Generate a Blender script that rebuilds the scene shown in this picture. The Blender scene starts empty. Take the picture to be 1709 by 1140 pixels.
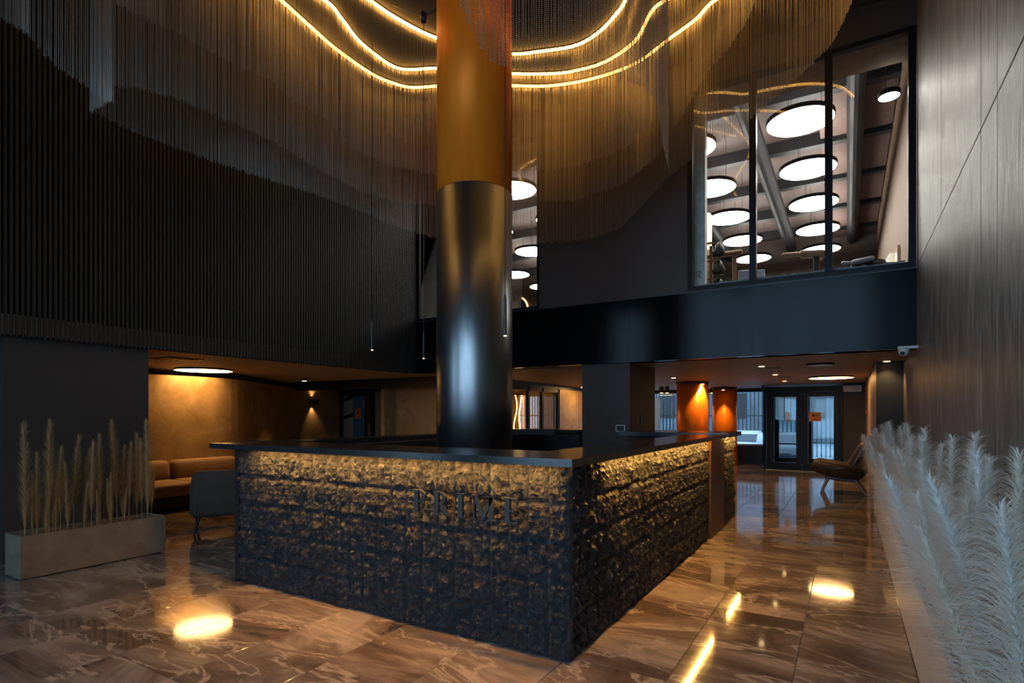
import bpy, bmesh, math, random
import numpy as np
from mathutils import Vector, Matrix

# ------------------------------------------------------------------ camera, world, exposure
F, CX, HY, CAMH = 935.0, 854.5, 692.0, 1.5          # focal length (px), image centre x, horizon row, eye height
YAW = math.atan2(560.5, F)
S_, C_ = math.sin(YAW), math.cos(YAW)
sc = bpy.context.scene
COL = sc.collection
cam_d = bpy.data.cameras.new('camera'); cam = bpy.data.objects.new('camera', cam_d); COL.objects.link(cam)
cam.location = (0, 0, CAMH); cam.rotation_euler = (math.pi / 2, 0, YAW)
cam_d.sensor_width = 36; cam_d.lens = 36 * F / 1709; cam_d.shift_y = (HY - 570) / 1709
cam_d.clip_end = 300; cam_d.clip_start = 0.05
sc.camera = cam
sc.view_settings.view_transform = 'Standard'; sc.view_settings.look = 'None'
sc.view_settings.gamma = 1; sc.view_settings.use_curve_mapping = False
sc.view_settings.exposure = 0.0
try:
    sc.cycles.max_bounces = 8; sc.cycles.diffuse_bounces = 3; sc.cycles.glossy_bounces = 4
    sc.cycles.transparent_max_bounces = 16; sc.cycles.sample_clamp_indirect = 3.0
    sc.cycles.caustics_reflective = False; sc.cycles.caustics_refractive = False
    sc.cycles.use_denoising = True
except Exception: pass

w = bpy.data.worlds.new('dusk_sky'); sc.world = w; w.use_nodes = True
bg = w.node_tree.nodes['Background']
bg.inputs[0].default_value = (0.36, 0.55, 0.78, 1); bg.inputs[1].default_value = 6.0

def portal(loc, rot, sx, sy):
    d = bpy.data.lights.new('window_portal', 'AREA'); d.shape = 'RECTANGLE'; d.size = sx; d.size_y = sy
    d.cycles.is_portal = True
    o = bpy.data.objects.new('window_portal', d); COL.objects.link(o); o.location = loc; o.rotation_euler = rot
    return o
REAR_Y = -1.2
REAR_WIN = [(-6.8, -5.7, 0.1, 4.9), (-4.3, 0.6, 0.1, 5.6)]
for x0, x1, z0, z1 in REAR_WIN:                       # daylight through the glazed front behind the camera
    portal(((x0 + x1) / 2, REAR_Y, (z0 + z1) / 2), (math.pi / 2, 0, 0), x1 - x0, z1 - z0)

# ------------------------------------------------------------------ helpers
def ray(px, py):
    u = (px - CX) / F; v = (HY - py) / F
    return Vector((-S_ + u * C_, C_ + u * S_, v))
CAM = Vector((0, 0, CAMH))
def at_depth(px, py, z): return CAM + ray(px, py) * z
def at_z(px, py, z): r = ray(px, py); return CAM + r * ((z - CAMH) / r.z)
def at_y(px, py, y): r = ray(px, py); return CAM + r * (y / r.y)
def at_x(px, py, x): r = ray(px, py); return CAM + r * (x / r.x)
def to_px(x, y, z):
    d = -S_ * x + C_ * y; r = C_ * x + S_ * y
    return CX + F * r / d, HY - F * (z - CAMH) / d, d

class MB:
    """collects shapes that become ONE mesh object"""
    def __init__(s): s.v = []; s.f = []
    def add(s, vs, fs):
        n = len(s.v); s.v += [tuple(p) for p in vs]; s.f += [tuple(i + n for i in q) for q in fs]; return s
    def box(s, x0, x1, y0, y1, z0, z1):
        return s.add([(x0,y0,z0),(x1,y0,z0),(x1,y1,z0),(x0,y1,z0),(x0,y0,z1),(x1,y0,z1),(x1,y1,z1),(x0,y1,z1)],
                     [(0,3,2,1),(4,5,6,7),(0,1,5,4),(1,2,6,5),(2,3,7,6),(3,0,4,7)])
    def rbox(s, c, size, bev=0.02, rot=(0,0,0), seg=2):
        bm = bmesh.new(); bmesh.ops.create_cube(bm, size=1)
        bmesh.ops.scale(bm, vec=size, verts=bm.verts)
        if bev > 0: bmesh.ops.bevel(bm, geom=list(bm.edges), offset=bev, segments=seg, profile=0.5, affect='EDGES')
        M = Matrix.Translation(c) @ Matrix.Rotation(rot[2],4,'Z') @ Matrix.Rotation(rot[1],4,'Y') @ Matrix.Rotation(rot[0],4,'X')
        bm.transform(M); bm.verts.index_update()
        s.add([v.co[:] for v in bm.verts], [[v.index for v in f.verts] for f in bm.faces]); bm.free(); return s
    def lathe(s, c, prof, n=24, axis=None, cap=True):
        """prof: list of (r, z); around z at c, or around axis vector"""
        vs = []; fs = []; m = len(prof)
        R = Matrix.Identity(3) if axis is None else Vector((0,0,1)).rotation_difference(Vector(axis)).to_matrix()
        for i in range(n):
            a = 2 * math.pi * i / n
            for r, z in prof: vs.append(Vector(c) + R @ Vector((r * math.cos(a), r * math.sin(a), z)))
        for i in range(n):
            j = (i + 1) % n
            for k in range(m - 1): fs.append((i*m+k, j*m+k, j*m+k+1, i*m+k+1))
        if cap and prof[0][0] > 1e-6: fs.append(tuple(i*m for i in reversed(range(n))))
        if cap and prof[-1][0] > 1e-6: fs.append(tuple(i*m+m-1 for i in range(n)))
        return s.add(vs, fs)
    def cyl(s, p0, p1, r0, r1=None, n=12):
        p0 = Vector(p0); p1 = Vector(p1); r1 = r0 if r1 is None else r1
        return s.lathe(p0, [(r0, 0), (r1, (p1 - p0).length)], n, axis=(p1 - p0).normalized())
    def tube(s, pts, r, n=6, closed=False):
        pts = [Vector(p) for p in pts]; m = len(pts); vs = []; fs = []
        for i, p in enumerate(pts):
            t = (pts[min(i+1, m-1)] - pts[max(i-1, 0)]).normalized()
            a = Vector((0,0,1)) if abs(t.z) < 0.9 else Vector((1,0,0))
            b = t.cross(a).normalized(); c = b.cross(t)
            rr = r[i] if isinstance(r, (list, tuple)) else r
            for k in range(n):
                q = 2*math.pi*(k+.5)/n; vs.append(p + (b*math.cos(q) + c*math.sin(q)) * rr)
        for i in range(m-1):
            for k in range(n): fs.append((i*n+k, i*n+(k+1)%n, (i+1)*n+(k+1)%n, (i+1)*n+k))
        fs.append(tuple(reversed(range(n)))); fs.append(tuple((m-1)*n+k for k in range(n)))
        return s.add(vs, fs)
    def prism(s, poly, h0, h1, axis='z'):
        """poly: 2-D outline; extruded along axis"""
        n = len(poly)
        def P(a, b, h): return {'z': (a,b,h), 'y': (a,h,b), 'x': (h,a,b)}[axis]
        vs = [P(a,b,h0) for a,b in poly] + [P(a,b,h1) for a,b in poly]
        fs = [tuple(reversed(range(n))), tuple(range(n, 2*n))] + [(i, (i+1)%n, n+(i+1)%n, n+i) for i in range(n)]
        return s.add(vs, fs)
    def mesh(s, name, m, smooth=False, origin=(0,0,0)):
        me = bpy.data.meshes.new(name); o = Vector(origin)
        me.from_pydata([tuple(Vector(p) - o) for p in s.v], [], s.f)
        bm = bmesh.new(); bm.from_mesh(me); bmesh.ops.recalc_face_normals(bm, faces=bm.faces); bm.to_mesh(me); bm.free()
        if smooth:
            for p in me.polygons: p.use_smooth = True
        if m is not None: me.materials.append(m)
        return me
    def build(s, name, m, parent=None, smooth=False, **tags):
        org = parent.matrix_world.translation if False else (WORLD.get(parent.name, Vector((0,0,0))) if parent else Vector((0,0,0)))
        o = bpy.data.objects.new(name, s.mesh(name, m, smooth, org)); COL.objects.link(o)
        if parent: o.parent = parent
        WORLD[o.name] = org
        tag(o, **tags); return o
WORLD = {}
def tag(o, label=None, cat=None, group=None, kind=None):
    if label: o['label'] = label
    if cat: o['category'] = cat
    if group: o['group'] = group
    if kind: o['kind'] = kind
    return o
def thing(name, loc, label, cat, group=None, kind=None):
    o = bpy.data.objects.new(name, None); COL.objects.link(o); o.location = loc; o.empty_display_size = .1
    WORLD[o.name] = Vector(loc)
    return tag(o, label, cat, group, kind)
def place(name, me, loc, rot=(0,0,0), parent=None, scale=(1,1,1)):
    o = bpy.data.objects.new(name, me); COL.objects.link(o)
    org = WORLD.get(parent.name, Vector((0,0,0))) if parent else Vector((0,0,0))
    o.location = Vector(loc) - org; o.rotation_euler = rot; o.scale = scale
    if parent: o.parent = parent
    WORLD[o.name] = Vector(loc)
    return o
def copy_tree(o, parent=None, loc=None, rz=None, scale=None):
    c = o.copy(); COL.objects.link(c); c.parent = parent
    if loc is not None: c.location = loc; WORLD[c.name] = Vector(loc)
    if rz is not None: c.rotation_euler = (0,0,rz)
    if scale is not None: c.scale = scale
    for ch in o.children: copy_tree(ch, c)
    return c
def spot(name, loc, energy, color, angle=90, blend=.6, parent=None, direction=(0,0,-1), radius=.03):
    d = bpy.data.lights.new(name, 'SPOT'); d.energy = energy; d.color = color
    d.spot_size = math.radians(angle); d.spot_blend = blend; d.shadow_soft_size = radius
    o = bpy.data.objects.new(name, d); COL.objects.link(o)
    o.location = Vector(loc) - (WORLD.get(parent.name, Vector((0,0,0))) if parent else Vector((0,0,0)))
    o.rotation_euler = Vector((0,0,-1)).rotation_difference(Vector(direction)).to_euler()
    if parent: o.parent = parent
    return o

# ------------------------------------------------------------------ materials
MATS = {}
class NT:
    def __init__(s, name):
        s.m = bpy.data.materials.new(name); s.m.use_nodes = True; s.t = s.m.node_tree; s.n = s.t.nodes
        s.bsdf = s.n['Principled BSDF']; s.out = s.n['Material Output']; MATS[name] = s.m
    def node(s, typ, **kw):
        n = s.n.new(typ)
        for k, v in kw.items():
            if isinstance(k, str) and k in n.inputs: n.inputs[k].default_value = v
            else: setattr(n, k, v)
        return n
    def link(s, a, b): s.t.links.new(a, b)
    def ramp(s, fac, stops, interp='LINEAR'):
        r = s.n.new('ShaderNodeValToRGB'); r.color_ramp.interpolation = interp; e = r.color_ramp.elements
        while len(e) < len(stops): e.new(0.5)
        for i, (p, c) in enumerate(stops): e[i].position = p; e[i].color = (c + (1,)) if len(c) == 3 else c
        s.link(fac, r.inputs[0]); return r.outputs[0]
    def coord(s, scale=(1,1,1), rot=(0,0,0), kind='Object', loc=(0,0,0)):
        if kind == 'World': src = s.n.new('ShaderNodeNewGeometry').outputs['Position']
        else: src = s.n.new('ShaderNodeTexCoord').outputs[kind]
        mp = s.n.new('ShaderNodeMapping'); mp.inputs['Scale'].default_value = scale; mp.inputs['Rotation'].default_value = rot
        mp.inputs['Location'].default_value = loc
        s.link(src, mp.inputs['Vector']); return mp.outputs[0]
    def noise(s, vec, scale=5, detail=6, rough=.55, dist=0):
        n = s.n.new('ShaderNodeTexNoise'); n.inputs['Scale'].default_value = scale; n.inputs['Detail'].default_value = detail
        n.inputs['Roughness'].default_value = rough; n.inputs['Distortion'].default_value = dist
        s.link(vec, n.inputs['Vector']); return n.outputs['Fac']
    def bump(s, h, strength=.3, dist=.02):
        b = s.n.new('ShaderNodeBump'); b.inputs['Strength'].default_value = strength; b.inputs['Distance'].default_value = dist
        s.link(h, b.inputs['Height']); s.link(b.outputs[0], s.bsdf.inputs['Normal'])
    def set(s, col=None, rough=None, metal=None, spec=None, coat=None):
        b = s.bsdf.inputs
        if col: b['Base Color'].default_value = (*col, 1)
        if rough is not None: b['Roughness'].default_value = rough
        if metal is not None: b['Metallic'].default_value = metal
        if spec is not None: b['Specular IOR Level'].default_value = spec
        if coat is not None: b['Coat Weight'].default_value = coat; b['Coat Roughness'].default_value = .05
        return s
def simple(name, col, rough=.5, metal=0, spec=.5, var=.15, scale=8, bump=0.0, stretch=(1,1,1), coord='World'):
    """a plain material with procedural tone variation"""
    t = NT(name).set(col, rough, metal, spec)
    n = t.noise(t.coord(stretch, kind=coord), scale, 5)
    lo = tuple(c * (1 - var) for c in col); hi = tuple(min(1, c * (1 + var)) for c in col)
    t.link(t.ramp(n, [(.3, lo), (.7, hi)]), t.bsdf.inputs['Base Color'])
    if bump: t.bump(n, bump, .01)
    return t.m
def emit(name, col, strength):
    t = NT(name); t.n.remove(t.bsdf)
    e = t.n.new('ShaderNodeEmission'); e.inputs[0].default_value = (*col, 1); e.inputs[1].default_value = strength
    t.link(e.outputs[0], t.out.inputs[0]); return t.m
def glassmat(name, tint=(1,1,1), refl=1.0, ior=1.5):
    t = NT(name); t.n.remove(t.bsdf)
    tr = t.n.new('ShaderNodeBsdfTransparent'); tr.inputs[0].default_value = (*tint, 1)
    gl = t.n.new('ShaderNodeBsdfGlossy'); gl.inputs['Roughness'].default_value = 0.0
    fr = t.n.new('ShaderNodeFresnel'); fr.inputs[0].default_value = ior
    mu = t.n.new('ShaderNodeMath'); mu.operation = 'MULTIPLY'; mu.inputs[1].default_value = refl; mu.use_clamp = True
    mx = t.n.new('ShaderNodeMixShader'); t.link(fr.outputs[0], mu.inputs[0]); t.link(mu.outputs[0], mx.inputs[0])
    t.link(tr.outputs[0], mx.inputs[1]); t.link(gl.outputs[0], mx.inputs[2]); t.link(mx.outputs[0], t.out.inputs[0]); return t.m

def m_marble():
    t = NT('brown_marble').set(rough=.07, spec=.5, coat=.25)
    oi = t.n.new('ShaderNodeObjectInfo'); geo = t.n.new('ShaderNodeNewGeometry')
    off = t.n.new('ShaderNodeVectorMath'); off.operation = 'SCALE'; cmb = t.n.new('ShaderNodeCombineXYZ')
    t.link(oi.outputs['Random'], cmb.inputs[0]); t.link(oi.outputs['Random'], cmb.inputs[1])
    cmb.inputs[2].default_value = .3; t.link(cmb.outputs[0], off.inputs[0]); off.inputs['Scale'].default_value = 37
    ad = t.n.new('ShaderNodeVectorMath'); t.link(geo.outputs['Position'], ad.inputs[0]); t.link(off.outputs[0], ad.inputs[1])
    mp = t.n.new('ShaderNodeMapping'); mp.inputs['Rotation'].default_value = (0, 0, .75); mp.inputs['Scale'].default_value = (.35, 1.0, 1)
    t.link(ad.outputs[0], mp.inputs[0])
    n1 = t.noise(mp.outputs[0], 1.7, 9, .62, 1.2)
    base = t.ramp(n1, [(.28, (.05, .036, .030)), (.42, (.12, .086, .070)), (.52, (.21, .160, .132)), (.62, (.33, .265, .225)), (.75, (.19, .145, .115))])
    n2 = t.noise(mp.outputs[0], 1.1, 8, .6, 2.2)
    ab = t.n.new('ShaderNodeMath'); ab.operation = 'SUBTRACT'; ab.inputs[1].default_value = .5; t.link(n2, ab.inputs[0])
    a2 = t.n.new('ShaderNodeMath'); a2.operation = 'ABSOLUTE'; t.link(ab.outputs[0], a2.inputs[0])
    vein = t.ramp(a2.outputs[0], [(0, (1,1,1)), (.006, (.6,.6,.6)), (.02, (0,0,0))])
    mx = t.n.new('ShaderNodeMix'); mx.data_type = 'RGBA'; t.link(vein, mx.inputs['Factor']); t.link(base, mx.inputs[6])
    mx.inputs[7].default_value = (.42, .34, .28, 1); t.link(mx.outputs[2], t.bsdf.inputs['Base Color'])
    t.link(t.ramp(t.noise(mp.outputs[0], 3, 4), [(.3, (.05,)*3), (.7, (.10,)*3)]), t.bsdf.inputs['Roughness'])
    return t.m
def m_stone():
    t = NT('black_split_stone').set(rough=.42, spec=.6)
    c = t.coord(kind='World'); n = t.noise(c, 26, 9, .68, .4)
    t.link(t.ramp(n, [(.32, (.006,.006,.008)), (.52, (.022,.023,.027)), (.72, (.10,.095,.09))]), t.bsdf.inputs['Base Color'])
    t.bump(t.noise(c, 45, 10, .72, .6), 1.0, .03); return t.m
def m_wallstone():
    t = NT('grey_streaked_wall_panel').set(rough=.38, spec=.5)
    c = t.coord((1, 2.2, .45), kind='World'); n = t.noise(c, 2.6, 9, .66, .8)
    g = t.noise(t.coord((1, 16, 1.2), kind='World'), 3, 6, .6, .3)
    mm = t.n.new('ShaderNodeMath'); mm.operation = 'ADD'; t.link(n, mm.inputs[0]); t.link(g, mm.inputs[1])
    hf = t.n.new('ShaderNodeMath'); hf.operation = 'MULTIPLY'; hf.inputs[1].default_value = .5; t.link(mm.outputs[0], hf.inputs[0])
    t.link(t.ramp(hf.outputs[0], [(.36, (.075,.066,.054)), (.5, (.175,.16,.135)), (.62, (.36,.335,.29))]), t.bsdf.inputs['Base Color'])
    t.link(t.ramp(g, [(.3, (.3,)*3), (.7, (.5,)*3)]), t.bsdf.inputs['Roughness']); t.bump(hf.outputs[0], .6, .02); return t.m
def m_gold():
    t = NT('gold_plaster').set(rough=.42, metal=.35)
    c = t.coord((1,1,1), kind='World'); n = t.noise(c, 2.2, 9, .65, .7)
    t.link(t.ramp(n, [(.3, (.27,.165,.07)), (.5, (.40,.26,.12)), (.7, (.52,.36,.19))]), t.bsdf.inputs['Base Color'])
    t.bump(t.noise(c, 14, 7), .25, .01); return t.m
def m_concrete(name, col):
    t = NT(name).set(rough=.75, spec=.3)
    c = t.coord(kind='World'); n = t.noise(c, 5, 8, .6)
    t.link(t.ramp(n, [(.3, tuple(x*.75 for x in col)), (.7, tuple(x*1.2 for x in col))]), t.bsdf.inputs['Base Color'])
    v = t.n.new('ShaderNodeTexVoronoi'); v.inputs['Scale'].default_value = 28; t.link(c, v.inputs['Vector'])
    t.bump(t.ramp(v.outputs['Distance'], [(.06, (0,)*3), (.16, (1,)*3)]), .5, .006); return t.m
def m_pampas(name, lo, hi):
    t = NT(name).set(rough=.8, spec=.2)
    oi = t.n.new('ShaderNodeObjectInfo')
    t.link(t.ramp(oi.outputs['Random'], [(0, lo), (.45, hi), (1, tuple((a*.5+b*.5) for a, b in zip(lo, hi)))]), t.bsdf.inputs['Base Color'])
    tr = t.n.new('ShaderNodeBsdfTranslucent'); tr.inputs[0].default_value = (*hi, 1)
    mx = t.n.new('ShaderNodeMixShader'); mx.inputs[0].default_value = .4
    t.link(t.bsdf.outputs[0], mx.inputs[1]); t.link(tr.outputs[0], mx.inputs[2]); t.link(mx.outputs[0], t.out.inputs[0]); return t.m
WARM = (1.0, .50, .11); WARM2 = (1.0, .62, .28)
marble = m_marble(); stone = m_stone(); wallstone = m_wallstone(); gold = m_gold()
grout = simple('grout', (.30,.24,.19), .8)
conc = m_concrete('grey_concrete', (.24,.19,.14)); concW = simple('pale_grey_metal_trough', (.50,.51,.53), .35, .1, stretch=(1,1,12))
slatm = simple('charcoal_slat', (.029,.025,.020), .55, stretch=(6,6,.4))
slatback = simple('black_backing', (.006,.006,.006), .7)
blackgloss = simple('black_gloss_fascia', (.002,.002,.0025), .14, 0, .13, .1)
blackm = simple('black_satin', (.012,.012,.013), .4)
blackframe = simple('black_frame', (.007,.007,.008), .4, 0, .2)
counter_top = simple('black_counter_top', (.022,.021,.021), .2, 0, .7, .2, 14)
plaster_dk = simple('dark_ceiling_plaster', (.115,.095,.075), .7, bump=.1)
lobbyceil = simple('warm_grey_ceiling', (.42,.33,.26), .6)
darkwall = simple('dark_brown_wall', (.036,.027,.022), .55, var=.1, scale=3)
greywall = simple('grey_pier_paint', (.058,.049,.044), .6, var=.08, scale=2)
copper = NT('brushed_bronze_column').set((.62,.26,.085), .42, .2, .1)
_n = copper.noise(copper.coord((14,14,.5), kind='World'), 5, 6); copper.link(copper.ramp(_n, [(.3,(.36,)*3),(.7,(.42,)*3)]), copper.bsdf.inputs['Roughness'])
_n = copper.noise(copper.coord((3,3,.6), kind='World'), 3, 6); copper.link(copper.ramp(_n, [(.3,(.88,.19,.010)),(.7,(1.0,.24,.016))]), copper.bsdf.inputs['Base Color'])
copper = copper.m
dkbronze = NT('dark_bronze_column').set((.20,.135,.095), .25, 1.0)
_n = dkbronze.noise(dkbronze.coord((12,12,.5), kind='World'), 4, 6); dkbronze.link(dkbronze.ramp(_n, [(.3,(.31,)*3),(.7,(.36,)*3)]), dkbronze.bsdf.inputs['Roughness'])
_n = dkbronze.noise(dkbronze.coord((3,3,.6), kind='World'), 3, 6); dkbronze.link(dkbronze.ramp(_n, [(.3,(.25,.25,.25)),(.7,(.32,.32,.32))]), dkbronze.bsdf.inputs['Base Color'])
dkbronze = dkbronze.m
brownmetal = simple('brown_metal_panel', (.11,.052,.024), .35, .6)
chainm = simple('steel_ball_chain', (.46,.40,.33), .34, .85, var=.12)
led = emit('amber_led', WARM, 12.0)
led_counter = emit('amber_counter_led', WARM, 230.0)
disc_warm = emit('warm_disc_glow', (1.0,.55,.19), 22.0)
disc_white = emit('white_disc_glow', (1.0,.95,.86), 19.0)
tip_glow = emit('pendant_tip_glow', WARM2, 14.0)
pane = glassmat('clear_glass', (.96,.97,.97), 1.0)
partglass = glassmat('partition_glass', (.96,.95,.93), .2)
outglass = glassmat('entrance_glass', (.9,.94,.95), .7)
sofam = simple('tan_velvet', (.24,.145,.075), .85, bump=.2, scale=30)
armm = simple('taupe_upholstery', (.075,.054,.038), .8, bump=.15, scale=60)
leather = simple('dark_brown_leather', (.075,.040,.022), .38, var=.25, scale=12, bump=.1)
woodm = simple('pale_oak', (.34,.23,.145), .5, stretch=(1,1,9), scale=10)
brown_wood = simple('brown_wood', (.20,.105,.05), .5, stretch=(1,1,9), scale=8)
plast_w = simple('white_plastic', (.62,.62,.60), .4, var=.03)
beige = simple('beige_panel', (.30,.235,.165), .6, var=.06, scale=2)
orange = simple('orange_sign', (.95,.30,.03), .5, var=.03); blackprint = simple('black_print', (.012,.010,.01), .6)
bluefilm = simple('blue_door_film', (.035,.16,.40), .35, var=.1); greyfilm = simple('grey_door_film', (.36,.36,.33), .5)
letterm = simple('dark_bronze_letter', (.05,.042,.034), .55, .2)
chrome = simple('brushed_steel', (.62,.60,.57), .25, 1.0)
pampas_white = m_pampas('white_pampas', (.86,.77,.62), (.98,.97,.94)); pampas_tan = m_pampas('tan_pampas', (.50,.33,.15), (.68,.49,.26))
stemm = simple('straw_stem', (.42,.29,.14), .7); soil = simple('dark_soil', (.02,.016,.012), .9)

H_LOW, H_TOP, H_SILL = 2.31, 6.7, 3.3               # lobby ceiling, atrium ceiling, upstairs floor
YB, XL, XR = 8.43, -7.22, .72                       # back wall, left slatted wall, right wall

# ------------------------------------------------------------------ floor of single tiles
floor = MB().box(-14, 1.2, REAR_Y, 18.9, -.12, -.008).build('floor', grout, kind='structure')
floor['label'] = 'glossy brown marble tiled floor'
tw, tl = .61, 1.42
def tile_mesh(w, l):
    a, b, e, h = w/2 - .0015, l/2 - .0015, .002, .008
    v = [(-a,-b,-h),(a,-b,-h),(a,b,-h),(-a,b,-h),(-a,-b,-e),(a,-b,-e),(a,b,-e),(-a,b,-e),(-a+e,-b+e,0),(a-e,-b+e,0),(a-e,b-e,0),(-a+e,b-e,0)]
    f = [(0,1,5,4),(1,2,6,5),(2,3,7,6),(3,0,4,7),(4,5,9,8),(5,6,10,9),(6,7,11,10),(7,4,8,11),(8,9,10,11)]
    return MB().add(v, f).mesh('tile', marble)
TILE = tile_mesh(tw, tl)
for i in range(23):
    x = .037 + tw/2 + tw - (i + .5) * tw - tw/2 + tw/2
    for j in range(-3, 12):
        y = 1.735 + (j + .5) * tl
        if x < -8.2 and y < 1.5: continue
        if -4.3 < x < -1.9 and 3.8 < y < 8.0: continue        # hidden inside the counter ring
        place('tile', TILE, (x, y, 0), parent=floor)

# ------------------------------------------------------------------ atrium walls and ceiling
ceil = MB().box(XL - .3, XR + .3, REAR_Y, YB + .3, H_TOP, H_TOP + .2).build('ceiling', plaster_dk, kind='structure')
lowc = MB().box(-14, XL, REAR_Y, 18.9, H_LOW, H_LOW + .2).box(XL, 1.2, YB + .02, 18.9, H_LOW, H_LOW + .2).build('ceiling', lobbyceil, kind='structure')
lowc['label'] = 'low warm grey lobby ceiling under the mezzanine'
# left: black backing + single slats
wl = MB().box(XL - .25, XL - .02, REAR_Y, YB, H_LOW, H_TOP).build('wall_left', slatback, kind='structure')
wl['label'] = 'tall charcoal slatted wall on the left'
SLAT = MB().box(-.022, .02, -.0125, .0125, 0, H_TOP - H_LOW).mesh('slat', slatm)
y = 1.55
while y < YB - .06:
    place('slat', SLAT, (XL, y, H_LOW - .02), parent=wl); y += .046
MB().box(XL - .3, XL - .03, 2.19, 3.55, 0, H_LOW).build('wall_pier', greywall, kind='structure')['label'] = 'dark grey pier behind the left planter'
MB().box(XL - .4, XL - .2, REAR_Y, 2.19, 0, H_LOW).build('wall_left_lower', slatback, kind='structure')
# right wall: panels in two tiers with open joints
wr = MB().box(XR + .03, XR + .25, REAR_Y, 10.3, 0, H_TOP).build('wall_right', slatback, kind='structure')
wr['label'] = 'tall grey streaked stone panel wall on the right'
edges = [REAR_Y, .6, 2.35, 2.8, 4.1, 4.55, 6.3, YB - .02]
def panel(y0, y1, z0, z1):
    me = MB().rbox((0,0,0), (.034, y1-y0-.008, z1-z0-.008), .003, seg=1).mesh('panel', wallstone)
    place('panel', me, (XR + .017, (y0+y1)/2, (z0+z1)/2), parent=wr)
for a, b in zip(edges[:-1], edges[1:]):
    panel(a, b, 0, 3.3); panel(a, b, 3.3, H_TOP)
panel(YB - .02, 10.27, 0, H_LOW)
# rear wall with the glazed front behind the camera
rw = MB().box(XL - .4, -6.8, REAR_Y - .25, REAR_Y, 0, H_TOP).box(-5.7, -4.3, REAR_Y - .25, REAR_Y, 0, H_TOP).box(.6, 1.2, REAR_Y - .25, REAR_Y, 0, H_TOP)
for x0, x1, z0, z1 in REAR_WIN: rw.box(x0, x1, REAR_Y - .25, REAR_Y, z1, H_TOP).box(x0, x1, REAR_Y - .25, REAR_Y, 0, z0)
rw.build('wall_rear', darkwall, kind='structure')
MB().box(-14.2, XL - .3, REAR_Y - .25, REAR_Y, 0, H_TOP).build('wall_rear', darkwall, kind='structure')
def glazed(name, frame_boxes, panes, label, fmat=blackframe, gmat=pane):
    t = thing(name, (0,0,0), label, 'window', kind='structure'); del t['category']
    for b in frame_boxes: MB().box(*b).build('frame_bar', fmat, t)
    for b in panes: MB().box(*b).build('pane', gmat, t)
    return t
n = 1
for x0, x1, z0, z1 in REAR_WIN:
    fb = [(x0, x1, REAR_Y-.15, REAR_Y-.09, z1-.06, z1), (x0, x1, REAR_Y-.15, REAR_Y-.09, z0, z0+.06)]
    k = max(1, round((x1-x0)/1.25))
    fb += [(x0+(x1-x0)*i/k-.03, x0+(x1-x0)*i/k+.03, REAR_Y-.15, REAR_Y-.09, z0+.06, z1-.06) for i in range(k+1)]
    ps = [(x0+(x1-x0)*i/k+.03, x0+(x1-x0)*(i+1)/k-.03, REAR_Y-.124, REAR_Y-.116, z0+.06, z1-.06) for i in range(k)]
    glazed('window_%d' % n, fb, ps, 'glazed entrance front behind the viewpoint', gmat=outglass); n += 1
# back wall: fascia band, dark wall between the windows, header
BX1 = -4.51; BX2 = -2.035
wb = MB().box(BX1, BX2, YB, YB + .18, H_SILL, H_TOP).box(XL - .02, BX1, YB, YB + .18, 6.28, H_TOP).box(BX2, XR, YB, YB + .18, 6.28, H_TOP).build('wall_back', darkwall, kind='structure')
wb['label'] = 'dark brown upper wall between the two mezzanine windows'
fa = thing('trim_1', (0,0,0), 'black glossy fascia band under the mezzanine windows', None, kind='structure')
xs = [XL, -4.2, -2.906, -1.14, XR]
for a, b in zip(xs[:-1], xs[1:]): MB().box(a + .0015, b - .0015, YB - .06, YB + .2, H_LOW, H_SILL - .02).build('fascia_panel', blackgloss, fa)
MB().box(XL, XR, YB - .02, YB + .2, H_SILL - .02, H_SILL + .01).build('ledge', blackm, fa)
# mezzanine windows
wz0, wz1 = H_SILL + .01, 6.28
glazed('window_3', [(XL+.0, XL+.06, YB, YB+.1, wz0, wz1), (BX1-.05, BX1, YB, YB+.1, wz0, wz1), (XL+.06, BX1-.05, YB, YB+.1, wz1-.05, wz1), (XL+.06, BX1-.05, YB, YB+.1, wz0, wz0+.05)]
       + [(-5.9, -5.82, YB, YB+.1, wz0+.05, wz1-.05)],
       [(XL+.06, -5.9, YB+.045, YB+.053, wz0+.05, wz1-.05), (-5.82, BX1-.05, YB+.045, YB+.053, wz0+.05, wz1-.05)], 'narrow mezzanine window behind the big column')
mull = [-1.14, -.216]
fb = [(BX2, BX2+.07, YB, YB+.1, wz0, wz1), (XR-.08, XR, YB, YB+.1, wz0, wz1), (BX2+.07, XR-.08, YB, YB+.1, wz1-.06, wz1), (BX2+.07, XR-.08, YB, YB+.1, wz0, wz0+.07)]
fb += [(m-.045, m+.045, YB-.01, YB+.11, wz0+.07, wz1-.06) for m in mull]
px_ = [BX2+.07] + mull + [XR-.08]
ps = [(px_[i]+(.045 if i else 0), px_[i+1]-(.045 if i < 2 else 0), YB+.045, YB+.053, wz0+.07, wz1-.06) for i in range(3)]
glazed('window_4', fb, ps, 'three-pane black framed mezzanine window over the entrance')

# ------------------------------------------------------------------ lobby setting under the mezzanine
MB().box(-3.71, -2.906, YB - .02, 9.73, 0, H_LOW).build('wall_pier', greywall, kind='structure')['label'] = 'grey square pier rising behind the reception counter'
MB().box(.379, XR + .25, 10.27, 19, 0, H_LOW).build('wall_right_far', gold, kind='structure')
MB().box(.375, XR + .02, 10.25, 10.275, 0, H_LOW).build('trim_2', slatback, kind='structure')
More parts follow.
